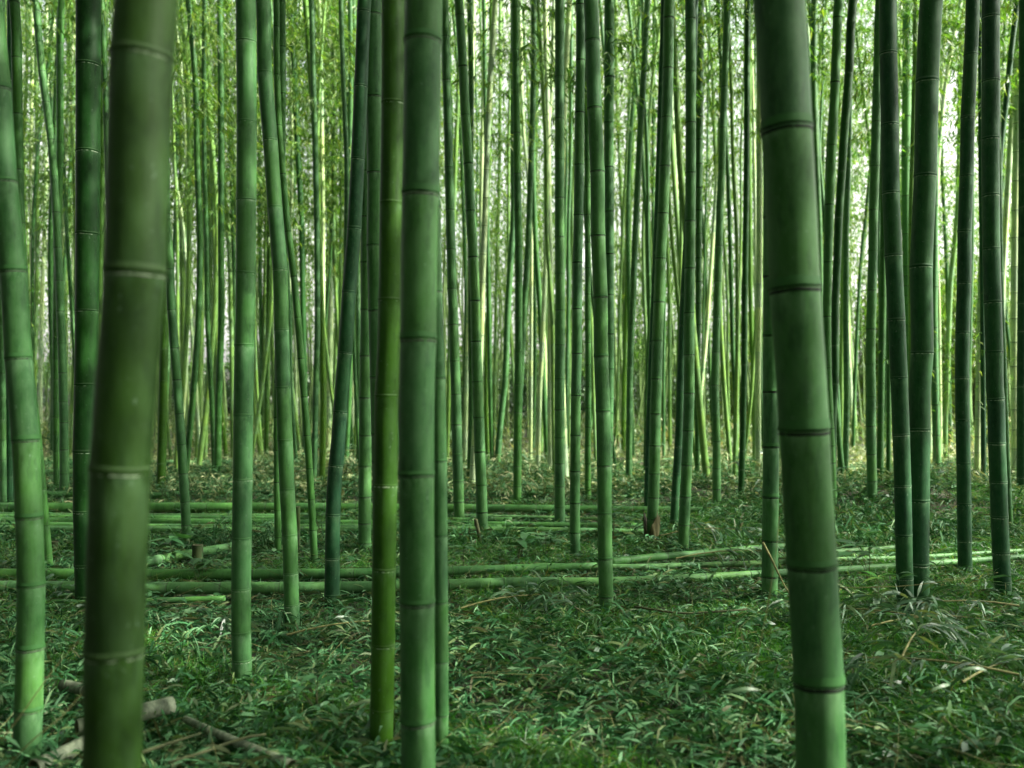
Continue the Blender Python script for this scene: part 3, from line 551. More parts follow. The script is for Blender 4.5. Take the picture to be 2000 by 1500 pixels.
# ------------------------------------------------------------------ felled culms
def on_ground(px, py, z):
    d = (EYE-z)*F/(py-HOR); return ((px-1000)/F*d, d, z)
def felled(line, w0, w1, color, label, lift=0, group='felled culms lying on the forest floor', name='felled_culm', dry=None, seg=20, step=.36):
    pts = P(line); k = len(pts); W = []; rad = []; w0 *= 1.25; w1 *= 1.25
    for i, (x, y) in enumerate(pts):
        wpx = w0+(w1-w0)*i/(k-1); d = EYE*F/(y-HOR); r = wpx/2/F*d; p = on_ground(x, y, r+.018+lift); r = wpx/2/F*p[1]; W.append(p); rad.append(r)
    T = Tube(W, rad, 8); origin = W[0]; root = empty(name, origin)
    nodes = []; s = random.uniform(.1, .3)
    while s < T.len-.04: nodes.append(s); s += step*random.uniform(.9, 1.1)
    st = bpy.data.objects.new('stem', tube_mesh('stem', T, nodes, seg, dry or M_STEM, 2 if pts[0][1] > 980 else 1, origin, caps=True)); st.color = color; link(st, root)
    if dry:
        st.data.materials.append(M_CUT)
        for pi in range(len(st.data.polygons)-2*(2*seg+1), len(st.data.polygons)): st.data.polygons[pi].material_index = 1
    if pts[0][1] > 980:
        for s in nodes: add_ring(root, T, s, origin, color, pts[0][1] > 1060)
    tag(root, label, 'felled bamboo', group); return root
c1 = (.04, .13, .03, .25); c2 = (.06, .16, .05, .4); c3 = (.06, .15, .05, .4)
felled('-140 1123 120 1122 450 1122 760 1119 1000 1111 1165 1106', 20, 12, c1, 'upper stem of the nearest felled pair, thick, from the left edge to the middle')
felled('-140 1147 120 1148 450 1149 760 1146 1000 1138 1165 1137 1300 1132 1490 1121 1660 1112 1830 1100 2060 1083', 22, 8, c2, 'longest felled stem, nearest of all, running across the whole clearing to the right edge')
felled('60 1178 200 1176 440 1169', 11, 9, c1, 'short low felled stem just in front of the nearest pair, half sunk in leaves', seg=14)
felled('1040 1106 1240 1108 1330 1105 1500 1100 1640 1093 1760 1090 1880 1083 2060 1071', 11, 6, c3, 'middle stem of the three felled ones meeting behind the thick raised-ring culm')
felled('1190 1098 1260 1090 1350 1083 1490 1070 1560 1066', 13, 10, c1, 'felled stem rising rightwards from behind the bold black-ringed culm', lift=.02)
felled('1490 1087 1640 1078 1750 1070 1870 1064 1960 1060', 11, 6, c3, 'uppermost thin pale felled stem at the right, passing behind the dark culms')
felled('280 1098 350 1086 430 1071 500 1060 560 1052 640 1046', 16, 8, c2, 'felled stem lying diagonally behind the straight waxy culm')
felled('-140 993 200 992 480 991 800 992 1100 994 1300 996 1480 997', 18, 9, c1, 'long thick felled stem at the back of the middle bundle, ending at the stump')
felled('-140 1004 200 1007 600 1008 900 1008 1180 1014', 8, 6, c2, 'thin felled stem second from the back of the middle bundle', seg=12)
felled('-140 1019 200 1020 570 1022 900 1024 1200 1027 1480 1026', 16, 7, c1, 'thick felled stem in the middle of the middle bundle')
felled('-140 1033 200 1035 460 1036 740 1035 900 1034 1080 1036 1270 1039', 13, 9, c2, 'front felled stem of the middle bundle, crossing behind the central culms')
felled('-140 1010 200 1012 600 1014 860 1016 1000 1015', 11, 8, c1, 'felled stem between the thin and the thick ones at the back of the middle bundle', seg=14)
felled('-140 1026 150 1028 420 1030 760 1029 980 1030', 12, 9, c1, 'second felled stem from the front of the middle bundle')
felled('20 1022 300 1028 700 1029', 7, 6, c2, 'thinnest felled stem of the middle bundle, left half only', seg=12, lift=.03)
felled('-60 906 90 905 260 904 450 904', 9, 8, c3, 'farthest sunlit felled stem on the left, near the bright litter', seg=12)
felled('-60 925 90 923 200 922 300 920', 11, 10, c3, 'sunlit felled stem behind the dark saturated culm, left', seg=12)
felled('280 938 380 936 460 935', 11, 9, c3, 'short sunlit felled stem left of the straight waxy culm', seg=12)
felled('60 967 160 966 300 968 330 968', 12, 10, c1, 'felled stem in shade left, nearest of those behind the middle bundle', seg=12)
felled('330 963 480 962 620 960', 8, 6, c2, 'thin felled stem crossing behind the straight waxy culm, above the middle bundle', seg=12)
felled('830 961 950 962 1060 964', 6, 6, c2, 'thin felled stem behind the evenly ringed and gently leaning culms', seg=12)
felled('1170 972 1290 968 1420 967', 6, 5, c3, 'thin felled stem behind the brown-sheathed culm', seg=12)
felled('540 872 680 872 790 870', 6, 5, c3, 'distant felled stem far behind the right-tilted dark culm', seg=8)
felled('1290 898 1400 896 1520 894', 6, 5, c3, 'distant felled stem far behind the crisp black-ringed culm', seg=8)
felled('1010 938 1100 936 1190 937 1240 935', 6, 5, c2, 'felled stem behind the plumb ringed culm', seg=8)
felled('150 1422 215 1408 262 1395 336 1376', 27, 26, (.3, .33, .24, .5), 'weathered log with a pale sawn end, bottom left behind the olive culm', lift=.05, group='weathered cut pieces bottom left', name='cut_log', dry=M_DRY, seg=24, step=.5)
felled('362 1405 430 1436 500 1466 570 1496', 11, 19, (.3, .33, .24, .5), 'long pale weathered stem sloping down to the bottom edge', lift=.03, group='weathered cut pieces bottom left', name='cut_log', dry=M_DRY, seg=20, step=.4)
felled('66 1500 110 1480 170 1450 240 1424', 26, 25, (.3, .33, .24, .5), 'weathered log lying behind the foot of the bowed edge culm', lift=.02, group='weathered cut pieces bottom left', name='cut_log', dry=M_DRY, seg=24, step=.5)
felled('122 1338 160 1346 200 1360', 18, 18, (.3, .33, .24, .5), 'small dark log piece between the bowed edge culm and the olive culm', lift=.02, group='weathered cut pieces bottom left', name='cut_log', dry=M_DRY, seg=18, step=.5)
for line, w0, w1, t in (('276 1470 330 1452 392 1432', 7, 4, 'thin brown stick in front of the sawn log'), ('330 1490 400 1468 480 1440 520 1434', 6, 4, 'longer brown stick crossing the pale weathered stem'),
                        ('1240 1185 1330 1198 1460 1190', 4, 3, 'thin dry stick lying in the grass at centre right')):
    felled(line, w0, w1, (.1, .1, .05, 0), t, lift=.08, group='loose sticks on the ground', name='dry_stick', dry=M_TWIG, seg=8, step=9)

# stumps and stakes
def stump(px, pb, wpx, h, label, color, dry=None, tilt=(0, 0)):
    d = EYE*F/(pb-HOR); r = wpx/2/F*d; H = h/F*d; o = px_world(px, pb, d); root = empty('stump', o)
    Pn = [(o[0]-tilt[0]*.05, o[1], -.08), (o[0]+tilt[0]*H*.5, o[1]+tilt[1]*H*.5, H*.5), (o[0]+tilt[0]*H, o[1]+tilt[1]*H, H)]
    T = Tube(Pn, [r*1.05, r, r*.97], 4); nd = [.1, .1+H*.45] if H > .15 else [.1]
    st = bpy.data.objects.new('stem', tube_mesh('stem', T, nd, 18, dry or M_STEM, 1, o)); st.color = color; link(st, root)
    e = T.at(np.array([T.len]))[0]; a = np.arange(18)/18*2*math.pi; V = []
    for rr, z in ((.97, 0), (.8, .003), (.78, -.06), (0.02, -.06)): V += [(e[0]-o[0]+r*rr*math.cos(q), e[1]-o[1]+r*rr*math.sin(q), e[2]-o[2]+z) for q in a]
    Fc = [(k*18+j, k*18+(j+1) % 18, (k+1)*18+(j+1) % 18, (k+1)*18+j) for k in range(3) for j in range(18)]
    link(bpy.data.objects.new('cut_top', mesh_np('cut_top', V, *quads(Fc), M_CUT)), root); add_ring(root, T, nd[0]+.02, o, color, False)
    tag(root, label, 'stump', 'stumps and stakes between the culms')
stump(386, 1100, 21, 36, 'brownish cut stump beside the foot of the curved greyish culm', (.045, .07, .025, .1), M_STUMP)
stump(1459, 1020, 19, 32, 'dark upright stump where the long felled stem ends', (.05, .10, .05, .1))
stump(582, 1082, 9, 92, 'thin brownish stake right behind the left-leaning ringed culm', (.04, .07, .025, .1))
stump(940, 1064, 7, 50, 'small tilted brown stake at the foot of the gently leaning culm', (.04, .065, .02, .1), M_TWIG, (-.22, 0))
stump(106, 1078, 14, 20, 'low brown stump right of the bowed edge culm', (.045, .07, .025, .1), M_STUMP)

# ------------------------------------------------------------------ small plants and cut branches
def plant(px, pb, h, nleaf, L0, W0, label, mat_=M_PLANT, whorl=True, lean=0, cat='young plant', d=None, name='young_plant', up=.25):
    d = d or EYE*F/(pb-HOR); o = px_world(px, pb, d); o = (o[0], o[1], float(gh(o[0], o[1]))); root = empty(name, o); ns = 3 if nleaf > 10 else 1; sp = []; PP = []; DD = []
    for k in range(ns):
        a = random.uniform(0, 6.28); hh = h*random.uniform(.7, 1); tip = np.array([math.cos(a)*h*.35*(k > 0)+lean*h, math.sin(a)*h*.3*(k > 0), hh]); mid = tip*np.array([.35, .35, .55])
        for A, B, r0, r1 in ((np.zeros(3), mid, .004, .003), (mid, tip, .003, .0015)): sp.append(sticks_np(A[None], B[None], r0, r1))
        for q in range(nleaf//ns):
            t = 1 if whorl and q % 2 == 0 else random.uniform(.45, 1); p = mid+(tip-mid)*max(0, (t-.5)*2) if t > .5 else mid*t*2
            an = q*2.4+random.uniform(-.4, .4); PP.append(p); DD.append((math.cos(an), math.sin(an), up+random.uniform(-.2, .3)))
    PP = np.array(PP); DD = np.array(DD); n = len(PP)
    link(bpy.data.objects.new('stem', mesh_np('stem', *join_np(sp), M_TWIG)), root)
    link(bpy.data.objects.new('foliage', mesh_np('foliage', *leaves_np(PP, DD, np.tile([0, 0, 1.], (n, 1))+rng.normal(0, .2, (n, 3)), rng.uniform(.7, 1.15, n)*L0, rng.uniform(.8, 1.1, n)*W0, .35), mat_)), root)
    tag(root, label, cat, 'young plants on the forest floor'); return root
plant(1698, 1140, .33, 15, .24, .06, 'dark leafy seedling in front of the felled stems, right of the thick raised-ring culm')
plant(1012, 1100, .26, 13, .2, .07, 'broad-leaved seedling behind the nearest felled pair, right of centre')
plant(1066, 1092, .22, 12, .16, .06, 'smaller broad-leaved seedling left of the pale-ringed culm')
plant(1198, 1068, .42, 12, .17, .06, 'tall dark-stemmed sapling right of the bold black-ringed culm')
plant(1236, 1064, .22, 16, .12, .035, 'small yellow-green sapling left of the brown sheath', M_GRASS)
plant(340, 1102, .26, 18, .2, .06, 'leafy clump left of the brownish stump')
plant(395, 1140, .2, 14, .16, .045, 'drooping dark sprig hanging over the nearest felled pair', up=-.1)
plant(432, 950, .4, 18, .2, .05, 'leafy sapling in sunlight left of the straight waxy culm')
plant(972, 975, .38, 10, .16, .05, 'small sapling between the gently leaning and straight mid-green culms')
plant(628, 1050, .3, 15, .15, .05, 'dark leafy tuft behind the middle felled bundle')
plant(318, 985, .32, 12, .15, .05, 'tuft at the foot of the bright green culm')
plant(80, 1040, .25, 14, .2, .05, 'leafy seedling behind the bowed edge culm, near the left edge')
plant(905, 1115, .2, 10, .14, .05, 'low seedling behind the nearest felled pair, right of the broad central culm')
plant(1800, 1040, .4, 22, .17, .035, 'leafy shoot behind the thick dark bending culm', M_GREENLEAF)
plant(1850, 1010, .5, 26, .17, .035, 'bushy shoot left of the lone dark culm', M_GREENLEAF)
plant(1715, 1180, .2, 10, .14, .03, 'low shoot with a yellow leaf in front of the dark seedling', M_GRASS)
plant(620, 1400, .2, 12, .15, .03, 'low seedling in the foreground litter left of the yellow-green culm')
plant(770, 1452, .22, 9, .2, .03, 'shoot with pale curled leaves at the foot of the yellow-green culm', M_GREENLEAF)

for px, pb, h, t in ((1852, 985, 2.5, 'tall thin leafy shoot with backlit yellow-green leaves left of the lone dark culm'), (1962, 975, 2.8, 'tall leafy shoot with backlit leaves right of the right-edge dark culm'),
                     (1912, 965, 2.3, 'leafy shoot seen between the lone dark culm and the right-edge dark culm'), (1818, 955, 2.6, 'leafy shoot just right of the thick dark bending culm'), (1700, 930, 2.2, 'leafy shoot behind the edge-lit culm'),
                     (10, 965, 3.4, 'tall leafy shoot at the far left edge'), (62, 945, 3.9, 'tall leafy shoot behind the bowed edge culm')):
    plant(px, pb, h, 60, .13, .02, t, M_CROWN, False, name='leafy_shoot', cat='bamboo shoot', up=-.2)
def cut_branch(px, py, ang, ln, n, label, z0=.06, L0=.15, W0=.0165, rise=.2):
    """a lopped bamboo branch: a thin cane with side twigs carrying drooping leaves"""
    d = EYE*F/(py-HOR); o = px_world(px, py, d); o = (o[0], o[1], float(gh(o[0], o[1]))); root = empty('bamboo_branch', o)
    t = np.linspace(0, 1, 7); C = np.stack([math.cos(ang)*ln*t, math.sin(ang)*ln*t, z0+rise*t*ln-rise*1.1*ln*t*t+.0*t], -1)
    T = Tube(C, np.linspace(.006, .002, 7), 3)
    link(bpy.data.objects.new('cane', tube_mesh('cane', T, [ln*k/6 for k in range(1, 6)], 7, M_STRAW, 0)), root)
    k = n//5; s = rng.uniform(.15, 1, k)*T.len; A = T.at(s); Dd = norm(T.tan(s)+rand_dirs(k, -.1, .7)*1.1); B = A+Dd*rng.uniform(.05, .18, k)[:, None]*(1.2)
    PP = np.repeat(B, 5, 0)-np.repeat(Dd, 5, 0)*rng.uniform(0, .06, 5*k)[:, None]; DD = norm(np.repeat(Dd, 5, 0)+rand_dirs(5*k, -.9, .35)*1.0)
    link(bpy.data.objects.new('foliage', mesh_np('foliage', *join_np([leaves_np(PP, DD, norm(rand_dirs(5*k, .3, 1)), rng.uniform(.6, 1.25, 5*k)*L0, rng.uniform(.7, 1.2, 5*k)*W0, .4), sticks_np(A, B, .0015, .001)]), M_GREENLEAF, True)), root)
    tag(root, label, 'cut branch', 'lopped leafy branches on the ground'); return root
cut_branch(1990, 1215, 3.3, 1.0, 90, 'leafy lopped branch by the foot of the right-edge dark culm', .12)
cut_branch(1860, 1250, 2.7, .9, 90, 'leafy lopped branch just in front of the lone dark culm', .1)
cut_branch(1990, 1400, 2.9, .9, 80, 'lopped branch with the largest pale leaves, bottom right corner', .14)
cut_branch(1760, 1330, 1.0, .9, 80, 'lopped branch right of the lower thick raised-ring culm', .1)
cut_branch(1880, 1390, .6, .7, 60, 'lopped branch spreading near the bottom right corner', .1)
cut_branch(1700, 1250, .2, .8, 70, 'lopped branch in front of the two thick dark culms', .08)
cut_branch(1320, 1120, .15, 1.1, 90, 'lopped branch draped over the felled stems below the crisp black-ringed culm', .12)
cut_branch(1290, 1075, .3, 1.0, 80, 'lopped branch behind the felled stems by the brown-sheathed culm', .14)
cut_branch(1620, 1010, 2.0, 1.2, 90, 'lopped branch heaped behind the right end of the middle bundle', .25)
cut_branch(1420, 960, .9, 1.2, 90, 'lopped branch heaped left of the thin deep-green culm', .25)
cut_branch(1150, 1230, 2.0, .7, 60, 'lopped branch at the foot of the bold black-ringed culm', .08)
cut_branch(560, 1260, .4, .8, 60, 'lopped branch at the foot of the left-leaning ringed culm', .08)
cut_branch(300, 1230, -.3, .8, 60, 'lopped branch between the olive culm and the straight waxy culm', .06)
cut_branch(900, 1210, .5, .8, 60, 'lopped branch right of the broad central culm in front of the felled pair', .07)
cut_branch(620, 930, .5, 1.5, 110, 'heap of leafy branch behind the middle bundle, left of the right-tilted dark culm', .3)
cut_branch(980, 920, .3, 1.5, 110, 'lopped branch on the ground before the sunlit white group', .25)
cut_branch(1240, 905, 1.0, 1.3, 110, 'hanging heap of leaves left of the brown-sheathed culm, far back', .4)

def arch(P0, name, label, r0=.0022, m=M_STRAW, W0=None, cat='grass stalk'):
    """one long arching stalk"""
    W = [px_world(*q) for q in P0]; T = Tube(W, np.linspace(r0, r0*.4, len(W)), 6); root = bpy.data.objects.new(name, tube_mesh(name, T, [], 6, m, 0, W[0], caps=True)); root.location = W[0]; link(root)
    tag(root, label, cat, 'long stalks in the foreground')
def add_k(me_name, T, n=14): return T.at(np.linspace(0, T.len, n))
def arch2(P0, label, r0=.0022, m=M_STRAW):
    W = [px_world(*q) for q in P0]; T = Tube(W, np.linspace(r0, r0*.4, len(W)), 6); s = list(np.linspace(.02, T.len-.02, 16)); me = tube_mesh('grass_stalk', T, s, 6, m, 0, W[0], caps=True)
    o = bpy.data.objects.new('grass_stalk', me); o.location = W[0]; link(o); tag(o, label, 'grass stalk', 'long stalks in the foreground')
arch2([(1390, 1560, 3.0), (1440, 1420, 3.0), (1475, 1300, 3.0), (1500, 1180, 3.0), (1518, 1060, 3.05), (1522, 1010, 3.1)], 'straw-coloured stalk curving up left of the thick raised-ring culm')
arch2([(0, 1450, 2.7), (60, 1370, 2.7), (110, 1300, 2.75), (165, 1240, 2.8), (230, 1170, 2.9)], 'thin arching stalk crossing in front of the bowed edge culm')
arch2([(0, 1510, 2.6), (70, 1440, 2.6), (120, 1400, 2.65), (180, 1330, 2.7)], 'second thin stalk low across the foot of the bowed edge culm')
arch2([(1640, 1148, 4.2), (1760, 1145, 4.2), (1830, 1138, 4.2), (1950, 1118, 4.3)], 'long straw stalk crossing in front of the two thick dark culms')
arch2([(1730, 1300, 3.8), (1790, 1272, 3.8), (1840, 1275, 3.8), (1900, 1330, 3.8)], 'reddish arching stalk bottom right')
arch2([(1840, 1400, 3.2), (1900, 1450, 3.2), (1960, 1520, 3.2)], 'short straw stalk running to the bottom edge on the right')
arch2([(1490, 1060, 5.4), (1506, 1090, 5.3), (1530, 1140, 5.2), (1560, 1190, 5.1)], 'pale leaning stick beside the thick raised-ring culm', .008, M_STRAW)
def big_leaf(px, py, d, ang, ln, w_, label, tilt=-.05):
    o = px_world(px, py, d); n = 9; V = []; t = np.linspace(0, 1, n)
    for q in t:
        wd = w_*math.sin(min(1, q*1.15+.05)*math.pi)**.7*.5 if q < .95 else .0008; x = q*ln; z = .03*math.sin(q*3.1)-.25*ln*q*q*.6
        V += [(x, -wd, z+.004), (x, 0, z), (x, wd, z+.004)]
    Fc = [(i*3+j, i*3+j+1, i*3+j+4, i*3+j+3) for i in range(n-1) for j in range(2)]
    ob = link(bpy.data.objects.new('bamboo_leaf', mesh_np('bamboo_leaf', V, *quads(Fc), M_BIG))); ob.location = o; ob.rotation_euler = (R(50), tilt, ang); sld = ob.modifiers.new('t', 'SOLIDIFY'); sld.thickness = .0005
    tag(ob, label, 'leaf', 'single large leaves in the foreground')
M_BIG = leaf_material('single_bamboo_leaf', [(0, (.05, .11, .045)), (.5, (.08, .16, .07)), (1, (.12, .2, .09))], .25, .4)
big_leaf(1412, 1356, 2.95, 0.1, .15, .015, 'large pale arching leaf low down, left of the thick raised-ring culm')
big_leaf(1812, 1352, 3.3, .5, .14, .014, 'pale twisted leaf low right, midway to the right edge')
big_leaf(1870, 1310, 3.4, .2, .15, .015, 'pale leaf pointing right near the right edge', .1)

# ------------------------------------------------------------------ ground cover
def sow_ground(n, d0, d1, power, margin=1.6):
    d = d0+(d1-d0)*rng.uniform(0, 1, n)**power; x = rng.uniform(-1, 1, n)*(.6*d+margin); return x, d
def patch(x, y, s, ph): return .5+.5*np.sin(x*s+ph+1.3*np.sin(y*s*.7+ph))*np.cos(y*s*.8-ph+.9*np.sin(x*s*.6))
def lift_map(x, y):
    z1 = ((y > 5.4) & (y < 8.1)) | ((y > 8.8) & (y < 12.2) & (x < 2.2)); return np.where(z1, .13, 1.)
def litter(n, d0, d1, power, L0, W0, m, name, label, hmax=.05, cluster=5, zlo=-.6, zhi=.7, simple=False):
    k = n//cluster; x, y = sow_ground(k, d0, d1, power)
    pile = patch(x, y, 1.9, .7); h = hmax*(.25+1.2*pile**2)*rng.uniform(0, 1, k)*lift_map(x, y)
    ax = rng.uniform(0, 2*math.pi, k); c = np.repeat(np.stack([x, y, gh(x, y)+h+.008], -1), cluster, 0); n = k*cluster
    c[:, :2] += rng.normal(0, .018, (n, 2))
    a = np.repeat(ax, cluster)+rng.normal(0, .75, n); z = rng.uniform(zlo, zhi, n); q = np.sqrt(1-z*z); D = np.stack([q*np.cos(a), q*np.sin(a), z], -1)
    Nn = norm(rand_dirs(n, -.1, 1)); V = leaves_np(c, D, Nn, rng.uniform(.45, 1.25, n)*L0, rng.uniform(.5, 1.25, n)*W0, .35, simple)
    o = link(bpy.data.objects.new(name, mesh_np(name, *V, m, not simple))); tag(o, label, kind='stuff')
def hanging(n, d0, d1, power, L0, W0, m, name, label, hmax):
    k = n//6; x, y = sow_ground(k, d0, d1, power); pile = patch(x, y, 1.3, 3.7)*.6+patch(x, y, 3.1, .2)*.4; keep = rng.uniform(0, 1, k) < .25+pile; x, y, pile = x[keep], y[keep], pile[keep]; k = len(x)
    h = hmax*(.12+1.1*pile**2.5)*rng.uniform(.2, 1, k)*lift_map(x, y)+.02; c = np.repeat(np.stack([x, y, gh(x, y)+h], -1), 6, 0); n = 6*k; c += rng.normal(0, .02, (n, 3)); c[:, 2] = np.maximum(c[:, 2], gh(c[:, 0], c[:, 1])+.004)
    a = np.repeat(rng.uniform(0, 6.28, k), 6)+rng.normal(0, 1.0, n); z = np.where(rng.uniform(0, 1, n) < .55, rng.uniform(-.95, -.2, n), rng.uniform(.1, .9, n)); q = np.sqrt(1-z*z)
    V = leaves_np(c, np.stack([q*np.cos(a), q*np.sin(a), z], -1), norm(rand_dirs(n, -.5, 1)), rng.uniform(.4, 1.2, n)*L0, rng.uniform(.5, 1.2, n)*W0, .45)
    tag(link(bpy.data.objects.new(name, mesh_np(name, *V, m))), label, kind='stuff')
litter(105000, 2.0, 9.5, 1.35, .12, .0135, M_LITTER, 'leaf_litter', 'pale and dark fallen bamboo leaves covering the near ground', .08)
hanging(115000, 2.0, 10, 1.3, .135, .0125, M_LITTER, 'tangled_leaves', 'drooping and upstanding bamboo leaves tangled over the near ground', .22)
hanging(70000, 8.0, 20, 1.1, .15, .016, M_LITTER, 'tangled_leaves', 'drooping leaves tangled in low heaps over the middle ground', .38)
litter(90000, 8.5, 19, 1.1, .14, .017, M_LITTER, 'leaf_litter', 'tangled fallen leaves over the middle ground', .12, simple=True)
litter(70000, 13, 34, 1.1, .18, .03, M_LITTERFAR, 'leaf_litter', 'dry straw litter in the far clearing, coloured as if sunlit', .10, simple=True)
hanging(30000, 11.5, 24, 1.0, .16, .018, M_LITTERFAR, 'tangled_leaves', 'dry straw leaves in heaps at the edge of the clearing, coloured as if sunlit', .45)
def base_heaps():
    P0 = [(a, b) for a, b in OCC if b < 15]; n = 90*len(P0); c = np.repeat(np.array(P0), 90, 0); a = rng.uniform(0, 6.28, n); q = .04+abs(rng.normal(0, .075, n)); x = c[:, 0]+q*np.cos(a); y = c[:, 1]+q*np.sin(a)
    z = gh(x, y)+rng.uniform(0, 1, n)*np.clip(.10-.5*q, .01, 1); D = norm(np.stack([np.cos(a+rng.normal(0, .8, n)), np.sin(a+rng.normal(0, .8, n)), rng.uniform(-.5, .9, n)], -1))
    tag(link(bpy.data.objects.new('leaf_litter', mesh_np('leaf_litter', *leaves_np(np.stack([x, y, z], -1), D, norm(rand_dirs(n, -.2, 1)), rng.uniform(.06, .15, n), rng.uniform(.008, .016, n), .35), M_LITTER))), 'leaves heaped against the feet of the nearer culms', kind='stuff')
base_heaps()
def twigs(n, d0, d1, name, label, m):
    x, y = sow_ground(n, d0, d1, 1.3); a = rng.uniform(0, 6.28, n); ln = rng.uniform(.08, .4, n); z = rng.uniform(-.1, .45, n)
    A = np.stack([x, y, gh(x, y)+rng.uniform(.005, .07, n)], -1); B = A+np.stack([np.cos(a)*ln, np.sin(a)*ln, z*ln], -1); Mi = (A+B)/2+rng.normal(0, .012, (n, 3))
    o = link(bpy.data.objects.new(name, mesh_np(name, *join_np([sticks_np(A, Mi, .0014, .0011), sticks_np(Mi, B, .0011, .0006)]), m))); tag(o, label, kind='stuff')
twigs(2600, 2, 11, 'fallen_twigs', 'thin dry straw twigs strewn through the litter', M_STRAW)
twigs(2500, 2, 14, 'fallen_twigs', 'thin brown twigs strewn through the litter', M_TWIG)
def grass(n, d0, d1, thr):
    x, y = sow_ground(n*3, d0, d1, 1.25); k = (patch(x, y, 1.35, 2.1) > thr) & ((lift_map(x, y) > .5) | (rng.uniform(0, 1, len(x)) < .4)); x, y = x[k][:n], y[k][:n]; n = len(x)
    z = rng.uniform(.55, 1, n); a = rng.uniform(0, 6.28, n); q = np.sqrt(1-z*z); D = np.stack([q*np.cos(a), q*np.sin(a), z], -1)
    V = leaves_np(np.stack([x, y, gh(x, y)], -1), D, norm(rand_dirs(n, -.3, .3)), rng.uniform(.08, .24, n), rng.uniform(.0028, .0055, n), .45)
    o = link(bpy.data.objects.new('grass', mesh_np('grass', *V, M_GRASS))); tag(o, 'fresh green grass growing in patches through the litter', kind='stuff')
grass(130000, 2, 12, .42)
def groundleaf(n, d0, d1):
    """small broad-leaved ground cover: clover-like rosettes"""
    x, y = sow_ground(n, d0, d1, 1.2); k = patch(x, y, 1.1, 4.4) > .45; x, y = x[k], y[k]; n = len(x); c = np.repeat(np.stack([x, y, gh(x, y)+rng.uniform(.02, .10, n)], -1), 5, 0)
    a = np.tile(np.arange(5)*1.256, n)+np.repeat(rng.uniform(0, 6, n), 5); z = rng.uniform(-.1, .5, 5*n); q = np.sqrt(1-z*z)
    V = leaves_np(c, np.stack([q*np.cos(a), q*np.sin(a), z], -1), norm(rand_dirs(5*n, .6, 1)), rng.uniform(.03, .075, 5*n), rng.uniform(.018, .034, 5*n), .3)
    o = link(bpy.data.objects.new('ground_cover', mesh_np('ground_cover', *V, M_PLANT))); tag(o, 'low dark broad-leaved ground cover', kind='stuff')
groundleaf(2600, 2, 12)

# ------------------------------------------------------------------ beyond the counted stand
def far_stand(n):
    rg = random.Random(5); parts = []
    for i in range(n):
        y = rg.uniform(29, 54); x = rg.uniform(-.68, .68)*y
        if x > .38*y and rg.random() < .7: continue
        z1 = rg.uniform(10, 13); r = rg.uniform(.03, .05); lx = rg.gauss(0, .5); k = 4
        Pn = [np.array([x+lx*t+.2*math.sin(t*3+i), y, -.5+z1*t]) for t in (0, .25, .5, .75, 1)]
        for a, b, ra, rb in zip(Pn[:-1], Pn[1:], (r, r, r*.85, r*.6), (r, r*.85, r*.6, r*.2)): parts.append(sticks_np(a[None], b[None], ra, rb))
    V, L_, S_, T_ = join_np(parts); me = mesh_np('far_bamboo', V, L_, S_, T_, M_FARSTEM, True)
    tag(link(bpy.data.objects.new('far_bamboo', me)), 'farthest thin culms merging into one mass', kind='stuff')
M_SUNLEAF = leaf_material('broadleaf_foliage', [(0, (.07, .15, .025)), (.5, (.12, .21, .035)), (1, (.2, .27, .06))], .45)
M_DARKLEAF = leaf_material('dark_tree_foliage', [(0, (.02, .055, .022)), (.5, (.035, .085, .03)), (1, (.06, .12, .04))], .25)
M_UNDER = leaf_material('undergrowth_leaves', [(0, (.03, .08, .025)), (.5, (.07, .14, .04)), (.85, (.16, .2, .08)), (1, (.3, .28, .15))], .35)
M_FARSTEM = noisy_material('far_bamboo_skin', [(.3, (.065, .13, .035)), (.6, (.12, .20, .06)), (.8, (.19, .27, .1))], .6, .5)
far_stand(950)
def far_foliage(n, name, label, xr, yr, zr, L0, W0, m, thr, s=.55, ph=.3):
    x = rng.uniform(*xr, n); y = rng.uniform(*yr, n); z = rng.uniform(*zr, n); z = zr[0]+(z-zr[0])
    dens = patch(x*1.0+z*.6, z*1.6+y*.4, s, ph)*.6+patch(x*.4-z, y+z*.5, s*2.3, ph+2)*.4; k = (dens > thr+.25*np.clip((zr[0]+1.5-z)/1.5, 0, 1)) & ~((x/y > .455) & (x/y < .50) & (z > 1.3+.26*y) & (z < 1.3+.36*y)); x, y, z = x[k], y[k], z[k]; n = len(x)
    C = np.stack([x, y, z], -1)+rng.normal(0, .1, (n, 3)); D = norm(rand_dirs(n, -1, .2)+np.array([0, 0, -.3]))
    tag(link(bpy.data.objects.new(name, mesh_np(name, *leaves_np(C, D, norm(rand_dirs(n, -.2, 1)), rng.uniform(.6, 1.2, n)*L0, rng.uniform(.7, 1.2, n)*W0, .3, True), m, False))), label, kind='stuff')
far_foliage(640000, 'far_foliage', 'fine hanging foliage of the farthest bamboo', (-36, 36), (31, 54), (2.6, 24), .23, .05, M_CROWN, .40)
far_foliage(120000, 'undergrowth', 'low tangled undergrowth on the far floor of the stand', (-38, 38), (22, 57), (-.4, .85), .24, .045, M_UNDER, .36, 1.1, 1.9)
far_foliage(90000, 'far_hedge', 'dark green hedge mass closing the view behind the stand', (-42, 42), (61, 65), (-.5, 4.2), .34, .13, M_DARKLEAF, .2, .35, .9)
